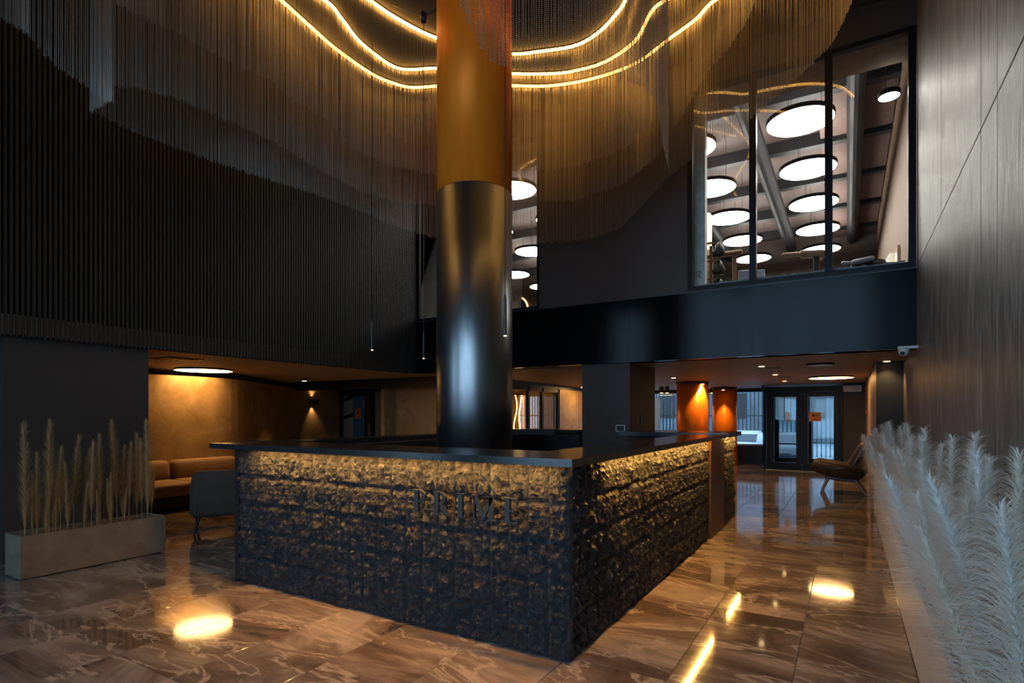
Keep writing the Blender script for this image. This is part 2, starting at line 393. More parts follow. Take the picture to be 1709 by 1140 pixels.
# gold curved lounge wall
cur = [(-10.9,1.6),(-10.72,2.6),(-10.5,3.6),(-10.32,4.5),(-10.18,5.3),(-10.15,6.0),(-10.33,6.7),(-10.85,7.5),(-11.5,8.4),(-12.1,9.2),(-12.6,10.1),(-12.85,10.9),(-12.9,11.6)]
def smooth_path(pts, n=6):
    P = [np.array(p, float) for p in pts]; out = []
    for i in range(len(P)-1):
        p0 = P[max(i-1,0)]; p1 = P[i]; p2 = P[i+1]; p3 = P[min(i+2,len(P)-1)]
        for k in range(n):
            t = k/n; out.append(.5*((2*p1)+(-p0+p2)*t+(2*p0-5*p1+4*p2-p3)*t*t+(-p0+3*p1-3*p2+p3)*t**3))
    out.append(P[-1]); return out
sp = smooth_path(cur, 4)
mb = MB(); vs = []
for p in sp: vs += [(p[0],p[1],0),(p[0],p[1],2.19),(p[0]-.12,p[1],2.19),(p[0]-.12,p[1],0)]
fs = [(4*i+k, 4*i+(k+1)%4, 4*i+4+(k+1)%4, 4*i+4+k) for i in range(len(sp)-1) for k in range(4)]
mb.add(vs, fs); gw = mb.build('wall_lounge', gold, kind='structure', smooth=False); gw['label'] = 'curved gold plaster wall of the lounge'
MB().box(-14.2, -14, REAR_Y, 19, 0, H_LOW).build('wall_lounge_outer', slatback, kind='structure')
# far side of the lobby: beige panel wall, dark header, stair door
MB().box(-14, -12.0, 12.0, 12.2, 0, H_LOW).box(-9.75, -9.2, 12.0, 12.2, 0, H_LOW).box(-12.0, -9.75, 12.0, 12.2, 2.17, H_LOW).build('wall_far_left', darkwall, kind='structure')
MB().box(-11.94, -9.8, 11.985, 12.1, 0, 2.17).build('trim_3', beige, kind='structure')['label'] = 'plain beige wall panel beyond the counter'
MB().box(-11.95, XL - .05, 9.3, 9.5, 2.10, H_LOW).build('trim_4', blackm, kind='structure')
# gold wall and glazed partition, X = -6.85
MB().box(-7.0, -6.85, 13.95, 18.9, 0, 2.2).build('wall_partition', gold, kind='structure')['label'] = 'warm gold textured wall beside the glass partition'
MB().box(-7.05, -6.83, 10.0, 18.9, 2.2, H_LOW).build('trim_5', blackm, kind='structure')
yy = [10.2, 11.25, 12.25, 13.0, 13.95]
glazed('window_5', [(-6.92, -6.85, y-.05, y+.05, 0, 2.2) for y in yy] + [(-6.92, -6.85, 10.2, 13.95, 2.1, 2.2)],
       [(-6.89, -6.88, a+.05, b-.05, 0.02, 2.1) for a, b in zip(yy[:-1], yy[1:])], 'dark framed glass partition with warm light behind', gmat=partglass)
MB().box(-9.3, -9.2, 9.6, 12.0, 0, H_LOW).box(-9.2, -7.0, 13.9, 14.0, 0, H_LOW).box(-9.3, -9.2, 12.2, 14.0, 0, H_LOW).box(-9.3, -6.85, 9.95, 10.05, 0, H_LOW).build('wall_glass_room', gold, kind='structure')  # last box added to keep the room's light from leaking out
# facade at the far end
FY = 18.6
MB().box(-14, -9.4, FY, FY+.3, 0, H_LOW).box(-9.4, -2.05, FY, FY+.3, 0, .55).box(-9.4, -2.05, FY, FY+.3, 2.2, H_LOW).box(-.1, 1.2, FY, FY+.3, 0, H_LOW).build('wall_far', blackm, kind='structure')
xw = [-9.4, -7.8, -6.2, -4.6, -3.3, -2.05]
glazed('window_6', [(x-.05, x+.05, FY+.05, FY+.15, .55, 2.2) for x in xw], [(a+.05, b-.05, FY+.095, FY+.105, .55, 2.2) for a, b in zip(xw[:-1], xw[1:])], 'street windows at the far end of the lobby', gmat=outglass)
MB().box(-9.4, -2.05, FY-.2, FY, .55, .60).build('trim_6', plast_w, kind='structure')['label'] = 'pale window sill of the street windows'
# vestibule walls
DY = 16.85; DX0, DX1 = -2.0, -.107
MB().box(-.1, .38, DY, DY+.1, 0, H_LOW).build('wall_vestibule', greywall, kind='structure')['label'] = 'grey wall beside the entrance doors'
MB().box(DX0-.05, DX0, DY+.06, FY, 0, .06).box(DX0-.05, DX0, DY+.06, FY, 2.2, H_LOW).build('wall_vestibule_side', blackframe, kind='structure')
MB().box(DX0-.03, DX0-.02, DY+.06, FY, .06, 2.2).build('window_7', outglass, kind='structure')

def door_set(name, y, x0, x1, label, h=2.25, extra=True):
    t = thing(name, (0,0,0), label, None, kind='structure')
    MB().box(x0, x1, y, y+.1, h-.14, h).build('door_head', blackframe, t)
    for a in (x0, x1-.07): MB().box(a, a+.07, y, y+.1, 0, h-.14).build('jamb', blackframe, t)
    mid = (x0+x1)/2
    for k, (a, b) in enumerate(((x0+.08, mid-.01), (mid+.01, x1-.08))):
        lf = MB().box(a, a+.13, y+.02, y+.07, .01, h-.15).box(b-.13, b, y+.02, y+.07, .01, h-.15).box(a+.13, b-.13, y+.02, y+.07, .01, .2).box(a+.13, b-.13, y+.02, y+.07, h-.27, h-.15).build('door_leaf', blackframe, t)
        MB().box(a+.13, b-.13, y+.04, y+.05, .2, h-.27).build('pane', outglass, lf)
        if extra:
            hx = b-.065 if k == 0 else a+.065
            MB().tube([(hx, y+.02, .85), (hx, y-.04, .87), (hx, y-.04, 1.25), (hx, y+.02, 1.27)], .014, 8).build('handle', blackm, lf)
    return t
door_set('door_1', DY, DX0, DX1, 'black framed double glass entrance doors at the lobby end')
door_set('door_2', FY+.1, DX0, DX1-.0, 'outer pair of glass doors seen through the entrance', extra=False)
MB().box(-.1, .3, DY-.22, DY-.02, 2.08, 2.24).build('air_curtain', plast_w, label='white air curtain unit above the wall beside the doors', cat='air curtain')

# ------------------------------------------------------------------ columns
def column(x, y, h, label, split=None, r=.388):
    t = thing('column', (x, y, 0), label, 'column')
    if split:
        MB().lathe((x,y,0), [(r+.004,0),(r+.004,split-.006)], 64).build('lower_shaft', dkbronze, t, smooth=True)
        MB().lathe((x,y,0), [(r-.006,split-.006),(r-.006,split+.006)], 64).build('seam', blackm, t)
        MB().lathe((x,y,0), [(r,split+.006),(r,h)], 64).build('upper_shaft', copper, t, smooth=True)
    else:
        MB().lathe((x,y,0), [(r,0),(r,h-.06)], 48).build('shaft', copper, t, smooth=True)
        MB().lathe((x,y,0), [(r+.015,h-.06),(r+.015,h)], 48).build('collar', brownmetal, t, smooth=True)
    return t
column(-3.315, 4.775, H_TOP, 'tall bronze clad column rising through the reception counter', 3.76)
column(-3.3, 14.2, H_LOW, 'wider of two copper columns by the street windows, nearer the pier', r=.375)
column(-3.15, 17.6, H_LOW, 'narrower copper column beside the entrance doors', r=.345)

# ------------------------------------------------------------------ reception counter
HT = 1.239; CXR, CXL, CYF, CYB = -1.44, -4.73, 3.055, 8.86
ct = thing('reception_counter', (-3.1, 6, 0), 'ring-shaped reception counter clad in rough black split stone', 'reception desk')
core = MB().box(CXL+.03, CXR-.03, CYF+.03, CYF+.36, 0, HT-.05).box(CXR-.36, CXR-.03, CYF+.36, CYB-.03, 0, HT-.05).box(CXL+.03, CXL+.36, CYF+.36, CYB-.03, 0, HT-.05)
core.box(CXL+.36, -3.73, CYB-.5, CYB-.03, 0, HT-.05).box(-2.88, CXR-.36, CYB-.5, CYB-.03, 0, HT-.05)
core.build('body', blackm, ct)
TOPT = .046
MB().box(-5.0, -1.372, 2.965, 3.575, HT-TOPT, HT).build('countertop', counter_top, ct)
MB().box(-1.84, -1.372, 3.577, 7.86, HT-TOPT, HT).build('countertop', counter_top, ct)
MB().box(-5.0, -4.6, 3.577, 8.30, HT-TOPT, HT).build('countertop', counter_top, ct)
MB().box(-5.0, -3.73, 8.302, 8.92, HT-TOPT, HT+.012).build('countertop', counter_top, ct)
MB().box(-2.88, -1.36, 7.862, 8.92, HT-TOPT, HT+.012).build('countertop', counter_top, ct)
MB().box(CXR-.03, CXR+.03, 7.0, 7.85, 0, HT-TOPT).build('access_panel', brownmetal, ct, label='plain brown metal access panel')
MB().box(-5.0, -3.8, 7.6, 7.62, HT-.05, HT+.03).build('upstand', blackm, ct)
# split-face stones: ten shared shapes, each stone its own part
rng = np.random.default_rng(5)
def stone_mesh(w, h, seed):
    r = np.random.default_rng(seed); nx, nz = 13, 19
    gx = np.linspace(-w/2, w/2, nx); gz = np.linspace(0, h, nz)
    def fld(a, b):
        g = r.random((a, b)); xi = np.linspace(0, a-1, nx); zi = np.linspace(0, b-1, nz)
        t = np.array([np.interp(zi, np.arange(b), row) for row in g]); return np.array([np.interp(xi, np.arange(a), col) for col in t.T]).T
    d = .030*fld(3, 4) + .026*np.abs(fld(5, 7)*2-1) + .020*fld(8, 11) + .014*r.random((nx, nz))
    u = np.linspace(0, 1, nx)[:,None]; v = np.linspace(0, 1, nz)[None,:]
    e = np.clip(np.minimum(u, 1-u)*9, .35, 1) * np.clip(np.minimum(v, 1-v)*12, .5, 1)
    d = .004 + e*d; vs = []; fs = []
    for i in range(nx):
        for j in range(nz):
            jx = 0 if i in (0, nx-1) else (r.random()-.5)*w/nx*.8; jz = 0 if j in (0, nz-1) else (r.random()-.5)*h/nz*.8
            vs.append((gx[i]+jx, -d[i,j], gz[j]+jz))
    for i in range(nx-1):
        for j in range(nz-1):
            a, b, c, q = i*nz+j, (i+1)*nz+j, (i+1)*nz+j+1, i*nz+j+1
            fs += [(a,b,c),(a,c,q)] if r.random() < .5 else [(a,b,q),(b,c,q)]
    n0 = len(vs); vs += [(-w/2, .03, 0), (w/2, .03, 0), (w/2, .03, h), (-w/2, .03, h)]
    fs.append(tuple([n0, n0+1] + [(nx-1)*nz] + [i*nz for i in range(nx-2, -1, -1)]))
    fs.append(tuple([n0+1, n0+2] + [(nx-1)*nz+j for j in range(nz-1, -1, -1)]))
    fs.append(tuple([n0+2, n0+3] + [i*nz+nz-1 for i in range(nx)]))
    fs.append(tuple([n0+3, n0] + [j for j in range(nz)]))
    fs.append((n0+3, n0+2, n0+1, n0))
    return MB().add(vs, fs).mesh('stone', stone)
RH = (HT - TOPT) / 5
NF = 23; WF = (CXR - CXL) / NF
SM = [stone_mesh(WF - .0025, RH - .003, 100 + k) for k in range(14)]
for i in range(NF):
    for j in range(5):
        flip = -1 if rng.random() < .5 else 1
        place('stone', SM[rng.integers(14)], (CXL + (i+.5)*WF, CYF + .05 - rng.random()*.006, j*RH + .001), parent=ct, scale=(flip, 1, 1))
def side_stones(y0, y1):
    k = round((y1-y0)/WF); wd = (y1-y0)/k
    for i in range(k):
        for j in range(5):
            flip = -1 if rng.random() < .5 else 1
            place('stone', SM[rng.integers(14)], (CXR - .05 + rng.random()*.006, y0 + (i+.5)*wd, j*RH + .001), (0,0,math.pi/2), ct, scale=(flip*wd/WF, 1, 1))
side_stones(CYF + .03, 7.0); side_stones(7.85, CYB)
# left end of the counter is plain; light strips under the overhang
MB().box(CXL-.02, CXL+.03, CYF, CYB, 0, HT-TOPT).build('end_panel', blackm, ct)
for b in ((-4.45, CXR-.06, 2.972, 2.992, HT-TOPT-.0006, HT-TOPT+.001), (-1.394, -1.376, 3.62, 6.98, HT-TOPT-.0006, HT-TOPT+.001), (-1.385, -1.367, 7.87, CYB-.02, HT-TOPT-.0006, HT-TOPT+.001)):
    MB().box(*b).build('light_strip', led_counter, ct, label='glowing amber strip under the countertop edge')
# lettering on the front
def ring(cx, cz, ro, ri, a0, a1, n=14):
    out = []
    for i in range(n):
        p, q = math.radians(a0+(a1-a0)*i/n), math.radians(a0+(a1-a0)*(i+1)/n)
        out.append([(cx+ro[0]*math.cos(p), cz+ro[1]*math.sin(p)), (cx+ro[0]*math.cos(q), cz+ro[1]*math.sin(q)), (cx+ri[0]*math.cos(q), cz+ri[1]*math.sin(q)), (cx+ri[0]*math.cos(p), cz+ri[1]*math.sin(p))])
    return out
def rc(x0, x1, z0, z1): return [(x0,z0),(x1,z0),(x1,z1),(x0,z1)]
def stem_(x0, x1, sr=.08): return [rc(x0,x1,.05,.95), rc(x0-sr,x1+sr,0,.05), rc(x0-sr,x1+sr,.95,1)]
GLYPH = {                                            # serif capitals, unit height: (width, outlines)
 'P': (.74, stem_(.10,.32) + ring(.32,.74,(.40,.26),(.20,.21),-90,90)),
 'R': (.90, stem_(.10,.32) + ring(.32,.74,(.38,.26),(.19,.21),-90,90) + [[(.34,.50),(.52,.50),(.90,0),(.66,0)]]),
 'I': (.38, stem_(.08,.30)),
 'M': (1.14, [rc(.10,.16,.05,.95), rc(.02,.24,0,.05), rc(.86,1.06,.05,.95), rc(.80,1.12,0,.05), [(.02,1),(.26,1),(.62,.22),(.54,0)], [(.90,1),(1.10,1),(.60,.0),(.54,.0)]]),
 'E': (.70, stem_(.10,.32,.06) + [rc(.32,.64,.94,1), rc(.58,.64,.78,.94), rc(.32,.54,.47,.54), rc(.32,.66,0,.07), rc(.60,.66,.07,.24)]),
 'A': (.94, [[(.42,1),(.50,1),(.14,0),(.06,0)], [(.42,1),(.58,1),(.92,0),(.70,0)], rc(.22,.72,.30,.36)]),
 'V': (.94, [[(.06,1),(.28,1),(.56,0),(.42,0)], [(.82,1),(.90,1),(.56,0),(.48,0)]]),
 'L': (.66, stem_(.10,.30) + [rc(.30,.62,0,.07), rc(.56,.62,.07,.26)]),
 'O': (.96, ring(.48,.5,(.46,.52),(.26,.44),0,360,28)),
 'N': (.92, [rc(.08,.14,0,1), rc(.78,.84,0,1), [(.04,1),(.26,1),(.84,0),(.74,0)]]),
}
def letter_row(word, x0, x1, zc, h, yf, parent, ext=.012):
    ws = [GLYPH[c][0] for c in word]; gap = ((x1-x0)/h - sum(ws)) / (len(word)-1); x = 0
    for c, w_ in zip(word, ws):
        mb = MB()
        for poly in GLYPH[c][1]: mb.prism([(x0+(x+p)*h, zc-h/2+q*h) for p, q in poly], yf-ext, yf, 'y')
        mb.build('letter', letterm, parent); x += w_ + gap
letter_row('PRIME', -2.58, -1.735, .905, .158, 2.985, ct, .02)
letter_row('AVALON', -2.44, -1.90, 1.028, .066, 2.985, ct, .015)

# ------------------------------------------------------------------ ceiling curtains of ball chain with amber light strips
def px_path(tab):                                   # (px, py on the ceiling) -> plan points ; (px, None, depth) for points above the frame
    out = []
    for q in tab:
        p = at_z(q[0], q[1], H_TOP) if len(q) == 2 else at_depth(q[0], 0, q[2])
        out.append((p.x, p.y))
    return smooth_path(out, 8)
def resample(path, step):
    P = np.array(path); d = np.r_[0, np.cumsum(np.hypot(*np.diff(P, axis=0).T))]
    s = np.arange(0, d[-1], step); return np.c_[np.interp(s, d, P[:,0]), np.interp(s, d, P[:,1])]
CUR = {
 'A': ([(150,0,5.6),(200,0,5.75),(300,0,6.05),(400,0,6.45),(470,0),(520,45),(560,80),(620,122),(660,139),(690,145),(740,142),(800,141),(854,142),(920,142),(990,130),(1060,105),(1115,65),(1160,32),(1192,0),(1250,0,6.75),(1320,0,6.4),(1390,0,5.9),(1430,0,5.4)],
       [(150,185),(190,205),(250,230),(330,260),(440,297),(520,322),(600,352),(660,378),(697,390),(730,398),(854,407),(905,406),(960,402),(1000,395),(1040,378),(1070,345),(1110,300),(1145,272),(1200,237),(1250,200),(1320,140),(1388,74),(1420,10),(1430,-30)]),
 'B': ([(187,0,4.95),(250,0,5.3),(350,0,5.9),(450,0,6.5),(543,0),(570,30),(600,68),(640,100),(665,113),(690,115),(728,113),(790,117),(854,122),(920,122),(960,117),(1010,102),(1060,67),(1090,15),(1130,0,6.9),(1180,0,6.5),(1230,0,6.1),(1260,0,5.8)],
       [(187,142),(230,148),(290,163),(350,187),(448,232),(483,253),(546,290),(600,318),(660,338),(728,342),(854,338),(960,334),(1040,308),(1100,258),(1140,190),(1176,126),(1213,84),(1250,30),(1262,0)]),
 'C': ([(195,0,4.2),(300,0,4.9),(400,0,5.6),(520,0,6.4),(618,0),(650,22),(690,45),(728,62),(790,80),(854,89),(900,85),(960,75),(1000,52),(1030,20),(1043,0),(1060,0,6.6),(1090,0,6.0)],
       [(195,8),(263,40),(316,66),(382,103),(448,132),(473,155),(538,195),(578,237),(640,275),(728,292),(854,290),(960,278),(1040,250),(1090,200)]),
}
def chain_mesh(name, pts, zb, zt, r):
    n = len(pts); off = np.array([(r,0),(0,r),(-r,0),(0,-r)])
    v = np.zeros((n, 8, 3)); v[:, :4, :2] = pts[:,None,:] + off; v[:, 4:, :2] = v[:, :4, :2]
    v[:, :4, 2] = zb[:,None]; v[:, 4:, 2] = zt
    q = np.array([(0,1,5,4),(1,2,6,5),(2,3,7,6),(3,0,4,7)])
    f = (q[None] + 8*np.arange(n)[:,None,None]).reshape(-1, 4)
    me = bpy.data.meshes.new(name); me.from_pydata(v.reshape(-1,3).tolist(), [], f.tolist()); me.materials.append(chainm); return me
def bead_mesh(name, pts, zb, zt, r, step):
    off = np.array([(r,0,0),(0,r,0),(-r,0,0),(0,-r,0),(0,0,r),(0,0,-r)]); q = np.array([(0,1,4),(1,2,4),(2,3,4),(3,0,4),(1,0,5),(2,1,5),(3,2,5),(0,3,5)])
    V = []
    for (x, y), b in zip(pts, zb):
        zz = np.arange(b, zt, step); V.append(np.c_[np.full(len(zz), x), np.full(len(zz), y), zz])
    V = np.concatenate(V); n = len(V); v = (V[:,None,:] + off[None]).reshape(-1,3); f = (q[None] + 6*np.arange(n)[:,None,None]).reshape(-1,3)
    me = bpy.data.meshes.new(name); me.vertices.add(len(v)); me.vertices.foreach_set('co', v.ravel())
    me.loops.add(f.size); me.loops.foreach_set('vertex_index', f.ravel().astype(np.int32))
    me.polygons.add(len(f)); me.polygons.foreach_set('loop_start', np.arange(0, f.size, 3, dtype=np.int32))
    me.update(calc_edges=True); me.validate(); me.materials.append(chainm)
    for p in me.polygons: p.use_smooth = True
    return me
def bottoms(pts, tab, jitter=.02):
    tx = [a for a, b in tab]; ty = [b for a, b in tab]; zb = []
    for x, y in pts:
        px, _, d = to_px(x, y, 3); py = np.interp(px, tx, ty); zb.append(CAMH + (HY - py) / F * d)
    return np.array(zb) + (rng.random(len(zb)) - .5) * jitter * 2
def curtain(path, tab, label, step=.0135, r=.0021, beads=False):
    pts = resample(path, step)
    pts = pts[np.hypot(pts[:,0]+3.315, pts[:,1]-4.775) > .42]
    pts = pts + (rng.random(pts.shape) - .5) * step * .5
    zb = bottoms(pts, tab)
    me = bead_mesh('chain_curtain', pts, zb, H_TOP, .0058, .0150) if beads else chain_mesh('chain_curtain', pts, zb, H_TOP, r)
    o = bpy.data.objects.new('chain_curtain', me); COL.objects.link(o); tag(o, label, 'bead curtain', 'ball chain curtains of the ceiling light', 'stuff'); return o
LBL = {'A': 'outermost hanging curtain of fine metal chains, reaching lowest in the hall', 'B': 'middle hanging curtain of fine metal chains between its neighbours', 'C': 'innermost hanging curtain of fine metal chains around the column'}
LEDL = {'A': 'outermost wavy amber light strip on the ceiling', 'B': 'middle wavy amber light strip on the ceiling', 'C': 'innermost wavy amber light strip on the ceiling near the column'}
def led_strip(path, label, m=None):
    pts = [(p[0], p[1], H_TOP - .035) for p in path]
    t = thing('led_strip', (0,0,0), label, 'light strip', 'wavy ceiling light strips')
    MB().tube(pts, .021, 6).build('glow_tube', m or led, t, smooth=True)
    MB().tube([(a, b, c + .024) for a, b, c in pts], .016, 4).build('rail', blackm, t)
    return t
for k, (path, tab) in CUR.items():
    P = px_path(path); curtain([p + 0 for p in P], tab, LBL[k]); led_strip([(p[0]*.995, p[1]*.995) for p in P], LEDL[k])
# front curtain with visible beads; folds on the far left
D = px_path([(700,0,3.2),(740,0,3.4),(765,0,3.55),(855,0,4.0),(951,0,4.35),(1038,0,4.7),(1085,0,5.0),(1097,0,5.2),(1108,0,5.6),(1116,0,6.3)])
curtain(D, [(700,-170),(740,-60),(765,5),(785,45),(800,75),(820,98),(855,116),(951,122),(991,120),(1038,129),(1070,142),(1091,160),(1097,175),(1105,230),(1116,282)],
        'nearest hanging curtain of beaded chains crossing in front of the column', .024, beads=True)
led_strip([(p[0]*1.07, p[1]*1.07) for p in D[8:]], 'added unseen light strip above the nearest beaded curtain in front of the column', emit('amber_led_added', WARM, 14.0))  # strip added out of view for the orange glow on the column front
E = px_path([(150,0,5.6),(160,0,5.3),(175,0,5.05),(187,0,4.9)])
curtain(E, [(150,185),(187,168)], 'short pale fold of chain curtain at the far left end', .014)
E2 = px_path([(190,0,4.85),(150,0,4.75),(100,0,4.6),(48,0,4.4)])
curtain(E2, [(48,56),(60,76),(100,115),(150,150),(190,175)], 'chain curtain section left of the pale fold', .015)
E3 = px_path([(48,0,4.45),(20,0,4.7),(-30,0,5.0),(-90,0,5.3)])
curtain(E3, [(-90,-20),(0,29),(48,57)], 'chain curtain corner at the top left edge above the slats', .015)

# ------------------------------------------------------------------ pendants on thin cables
def pendant(x, y, zb, label, hub=None):
    t = thing('pendant_spot', (x, y, zb), label, 'pendant light', 'slim black pendant spots over the counter')
    MB().lathe((x,y,zb), [(.011,.0),(.012,.01),(.012,.28),(.006,.31)], 14).build('lamp_tube', blackm, t, smooth=False)
    MB().lathe((x,y,zb), [(.010,-.004),(.010,.003)], 12).build('lens', tip_glow, t)
    MB().cyl((x,y,zb+.3), (x,y,H_TOP if hub is None else hub), .0042, n=6).build('cable', blackm, t)
    if hub:
        MB().lathe((x,y,hub), [(.0,0),(.03,.005),(.04,.04),(.04,.08),(.028,.115),(0,.12)], 16).build('hub', blackm, t, smooth=True)
        for ex, ey in ((-.75, .25), (.9, .55)):
            MB().cyl((x,y,hub+.07), (x+ex,y+ey,H_TOP), .006, n=6).build('cable', blackm, t)
    spot('pendant_light', (x,y,zb-.01), 6, WARM2, 60, .5, t)
    return t
p1 = at_depth(621, 584, 5.8); pendant(p1.x, p1.y, p1.z, 'slim black pendant spot hanging left of the column before the slatted wall')
p2 = at_depth(707, 598, 6.5); pendant(p2.x, p2.y, p2.z, 'slim black pendant spot just left of the column, hung from a round ceiling hub', hub=6.05)
p3 = at_depth(843, 560, 4.2); pendant(p3.x, p3.y, p3.z, 'slim black pendant spot hanging in front of the column')

# ------------------------------------------------------------------ upstairs room behind the mezzanine windows
UX0, UX1, UY1, UH = -11.6, .74, 20.2, 7.25
uf = simple('dark_rubber_floor', (.05,.05,.055), .6); uceil = simple('mauve_grey_ceiling', (.085,.062,.058), .75, var=.3, scale=1.2)
uwall = simple('tan_board_wall', (.24,.15,.10), .6, stretch=(1,3,.6), scale=3)
MB().box(UX0, UX1 + .3, YB + .2, UY1, 2.6, H_SILL - .03).build('floor_upstairs', uf, kind='structure')
MB().box(UX0, UX1 + .3, YB + .18, UY1, UH, UH + .2).build('ceiling_upstairs', uceil, kind='structure')
MB().box(UX1, UX1 + .3, YB + .2, UY1, H_SILL - .03, UH).build('wall_upstairs_right', uwall, kind='structure')
MB().box(UX0, UX1 + .3, UY1, UY1 + .2, H_SILL - .03, UH).build('wall_upstairs_far', simple('dim_brown_wall', (.13,.095,.08), .7), kind='structure')
MB().box(UX0 - .2, UX0, YB + .2, UY1, H_SILL - .03, UH).build('wall_upstairs_left', simple('pale_grey_wall', (.32,.30,.28), .7), kind='structure')
MB().box(UX0, XL, YB, YB + .2, H_SILL - .03, UH).build('wall_upstairs_front', darkwall, kind='structure')
MB().box(XL, UX1, YB + .12, 9.25, 6.29, UH).build('trim_7', simple('tan_soffit', (.2,.13,.085), .7), kind='structure')['label'] = 'tan soffit behind the top of the mezzanine windows'
MB().box(BX2 + .01, BX2 + .19, YB + .3, YB + .45, H_SILL - .03, 6.29).build('wall_pilaster', simple('pale_green_grey', (.74,.75,.68), .6), kind='structure')['label'] = 'pale pilaster just inside the mezzanine window'
gl = MB(); rr = random.Random(3)
MB().box(-9.5, -6.9, 11.2, 11.35, H_SILL - .03, 6.29).build('wall_slat_reflection', simple('slat_reflection_grey', (.42,.42,.40), .6), kind='structure')  # plain pale wall standing in for the slats reflected in the window glass
# monogram on the pilaster
lg = MB(); c0 = (BX2 + .10, YB + .296, 3.62)
lg.tube([(c0[0]-.03, c0[1], c0[2]-.04), (c0[0]-.03, c0[1], c0[2]+.05), (c0[0]+.02, c0[1], c0[2]+.045), (c0[0]+.03, c0[1], c0[2]+.02), (c0[0]-.005, c0[1], c0[2]), (c0[0]+.035, c0[1], c0[2]-.06)], .006, 5)
lg.build('monogram_mark', blackprint, label='small dark looped monogram on the pale pilaster', cat='logo')
# disc lamps
ORD = ['first', 'second', 'third', 'fourth', 'fifth']
ROW = {-.66: 'row nearest the right wall', -2.45: 'row behind the pale pilaster', -4.24: 'row hidden mostly behind the dark wall', -6.03: 'row beside the big column', -7.82: 'next to last row on the left', -9.61: 'farthest row on the left'}
def disc_lamp(x, y, z, r, glow, label, cat='ceiling lamp', group=None, h=.07, drop=None):
    t = thing('disc_lamp', (x, y, z), label, cat, group)
    MB().lathe((x,y,z), [(r-.012,0),(0,.0)], 40, cap=False).build('diffuser', glow, t)
    MB().lathe((x,y,z), [(r-.012,-.001),(r,0),(r,h),(r-.02,h)], 40, cap=False).build('rim', blackframe, t)
    if drop:
        for a in (0, 2.1, 4.2): MB().cyl((x+.6*r*math.cos(a), y+.6*r*math.sin(a), z+h), (x+.6*r*math.cos(a), y+.6*r*math.sin(a), z+h+drop), .004, n=5).build('cable', blackm, t)
    return t
for X, js in ((-.66, range(5)), (-2.45, range(5)), (-4.24, range(3)), (-6.03, range(4)), (-7.82, (1,2,3)), (-9.61, (3,4))):
    for j in js:
        disc_lamp(X, 10.1 + 2.04*j, 6.2, .5, disc_white, '%s white disc lamp back from the glass upstairs, %s' % (ORD[j], ROW[X]), group='white disc lamps upstairs', drop=.95)
disc_lamp(.50, 9.55, 6.0, .14, disc_white, 'small round white lamp in the top right corner of the upstairs window', drop=1.18)
# ducts and beams on the upstairs ceiling
dm = simple('dark_duct_metal', (.028,.028,.032), .5, .4)
for (x, y0, y1, r_) in ((-1.55, 9.4, 20, .16), (-3.4, 9.4, 20, .2), (.12, 9.5, 20, .14)):
    MB().cyl((x, y0, 6.85), (x, y1, 6.85), r_, n=14).build('air_duct', dm, label={-1.55:'dark air duct between the two right lamp rows upstairs', -3.4:'dark air duct behind the dark wall upstairs', .12:'dark air duct along the right wall upstairs'}[x], cat='duct')
for k, yb_ in enumerate((10.9, 13.0, 15.1, 17.2, 19.2)):
    MB().box(UX0, UX1, yb_, yb_+.18, 7.0, UH).build('beam', dm, label='%s dark ceiling beam back from the upstairs window' % ORD[k], cat='beam', group='dark ceiling beams upstairs')
cp = MB().box(-.02, .56, -.85, .85, 0, .03).mesh('ceiling_panel', simple('mauve_panel', (.16,.10,.085), .7))
for k in range(5):
    for m, xx in enumerate((-.45, .16)):
        o = place('ceiling_panel', cp, (xx, 11.95 + 2.08*k - .0, 7.02)); tag(o, '%s mauve acoustic ceiling panel back from the upstairs window, %s column' % (ORD[k], ('left', 'right')[m]), 'ceiling panel', 'mauve ceiling panels upstairs')
# gravel ledge, wall lamp and gym gear near the glass
mb = MB(); L = 40
for i in range(L+1):
    x = -1.9 + (XR - .1 + 1.9) * i / L
    hh = .12 + .03 * rr.random()
    mb.v += [(x, YB + .14, H_SILL - .02), (x, YB + .16, H_SILL + hh), (x, YB + .3, H_SILL + hh + .03*rr.random()), (x, YB + .36, H_SILL - .02)]
for i in range(L): mb.f += [(4*i+k, 4*i+k+1, 4*i+5+k, 4*i+4+k) for k in range(3)]
mb.build('gravel_ledge', simple('pale_gravel', (.45,.44,.40), .9, scale=60, var=.4, bump=.8), label='pale rough gravel strip along the foot of the upstairs window', cat='gravel')
wl_ = thing('wall_lamp', (.66, 11.6, 3.9), 'textured white oval wall lamp with amber glow upstairs', 'wall lamp')
MB().lathe((.66, 11.6, 3.95), [(0,-.32),(.07,-.27),(.12,-.1),(.125,.05),(.1,.22),(.05,.31),(0,.33)], 16).build('shade', simple('crinkled_white', (.75,.72,.66), .8, scale=40, bump=1.0), wl_, smooth=True)
MB().cyl((.70, 11.35, 3.65), (.70, 11.35, 4.2), .02, n=8).build('light_bar', emit('amber_bar', WARM2, 12), wl_)
MB().box(.70, .735, 11.2, 11.9, 3.6, 4.3).build('back_plate', woodm, wl_)
def P_(px, py, Y): return at_y(px, py, Y)
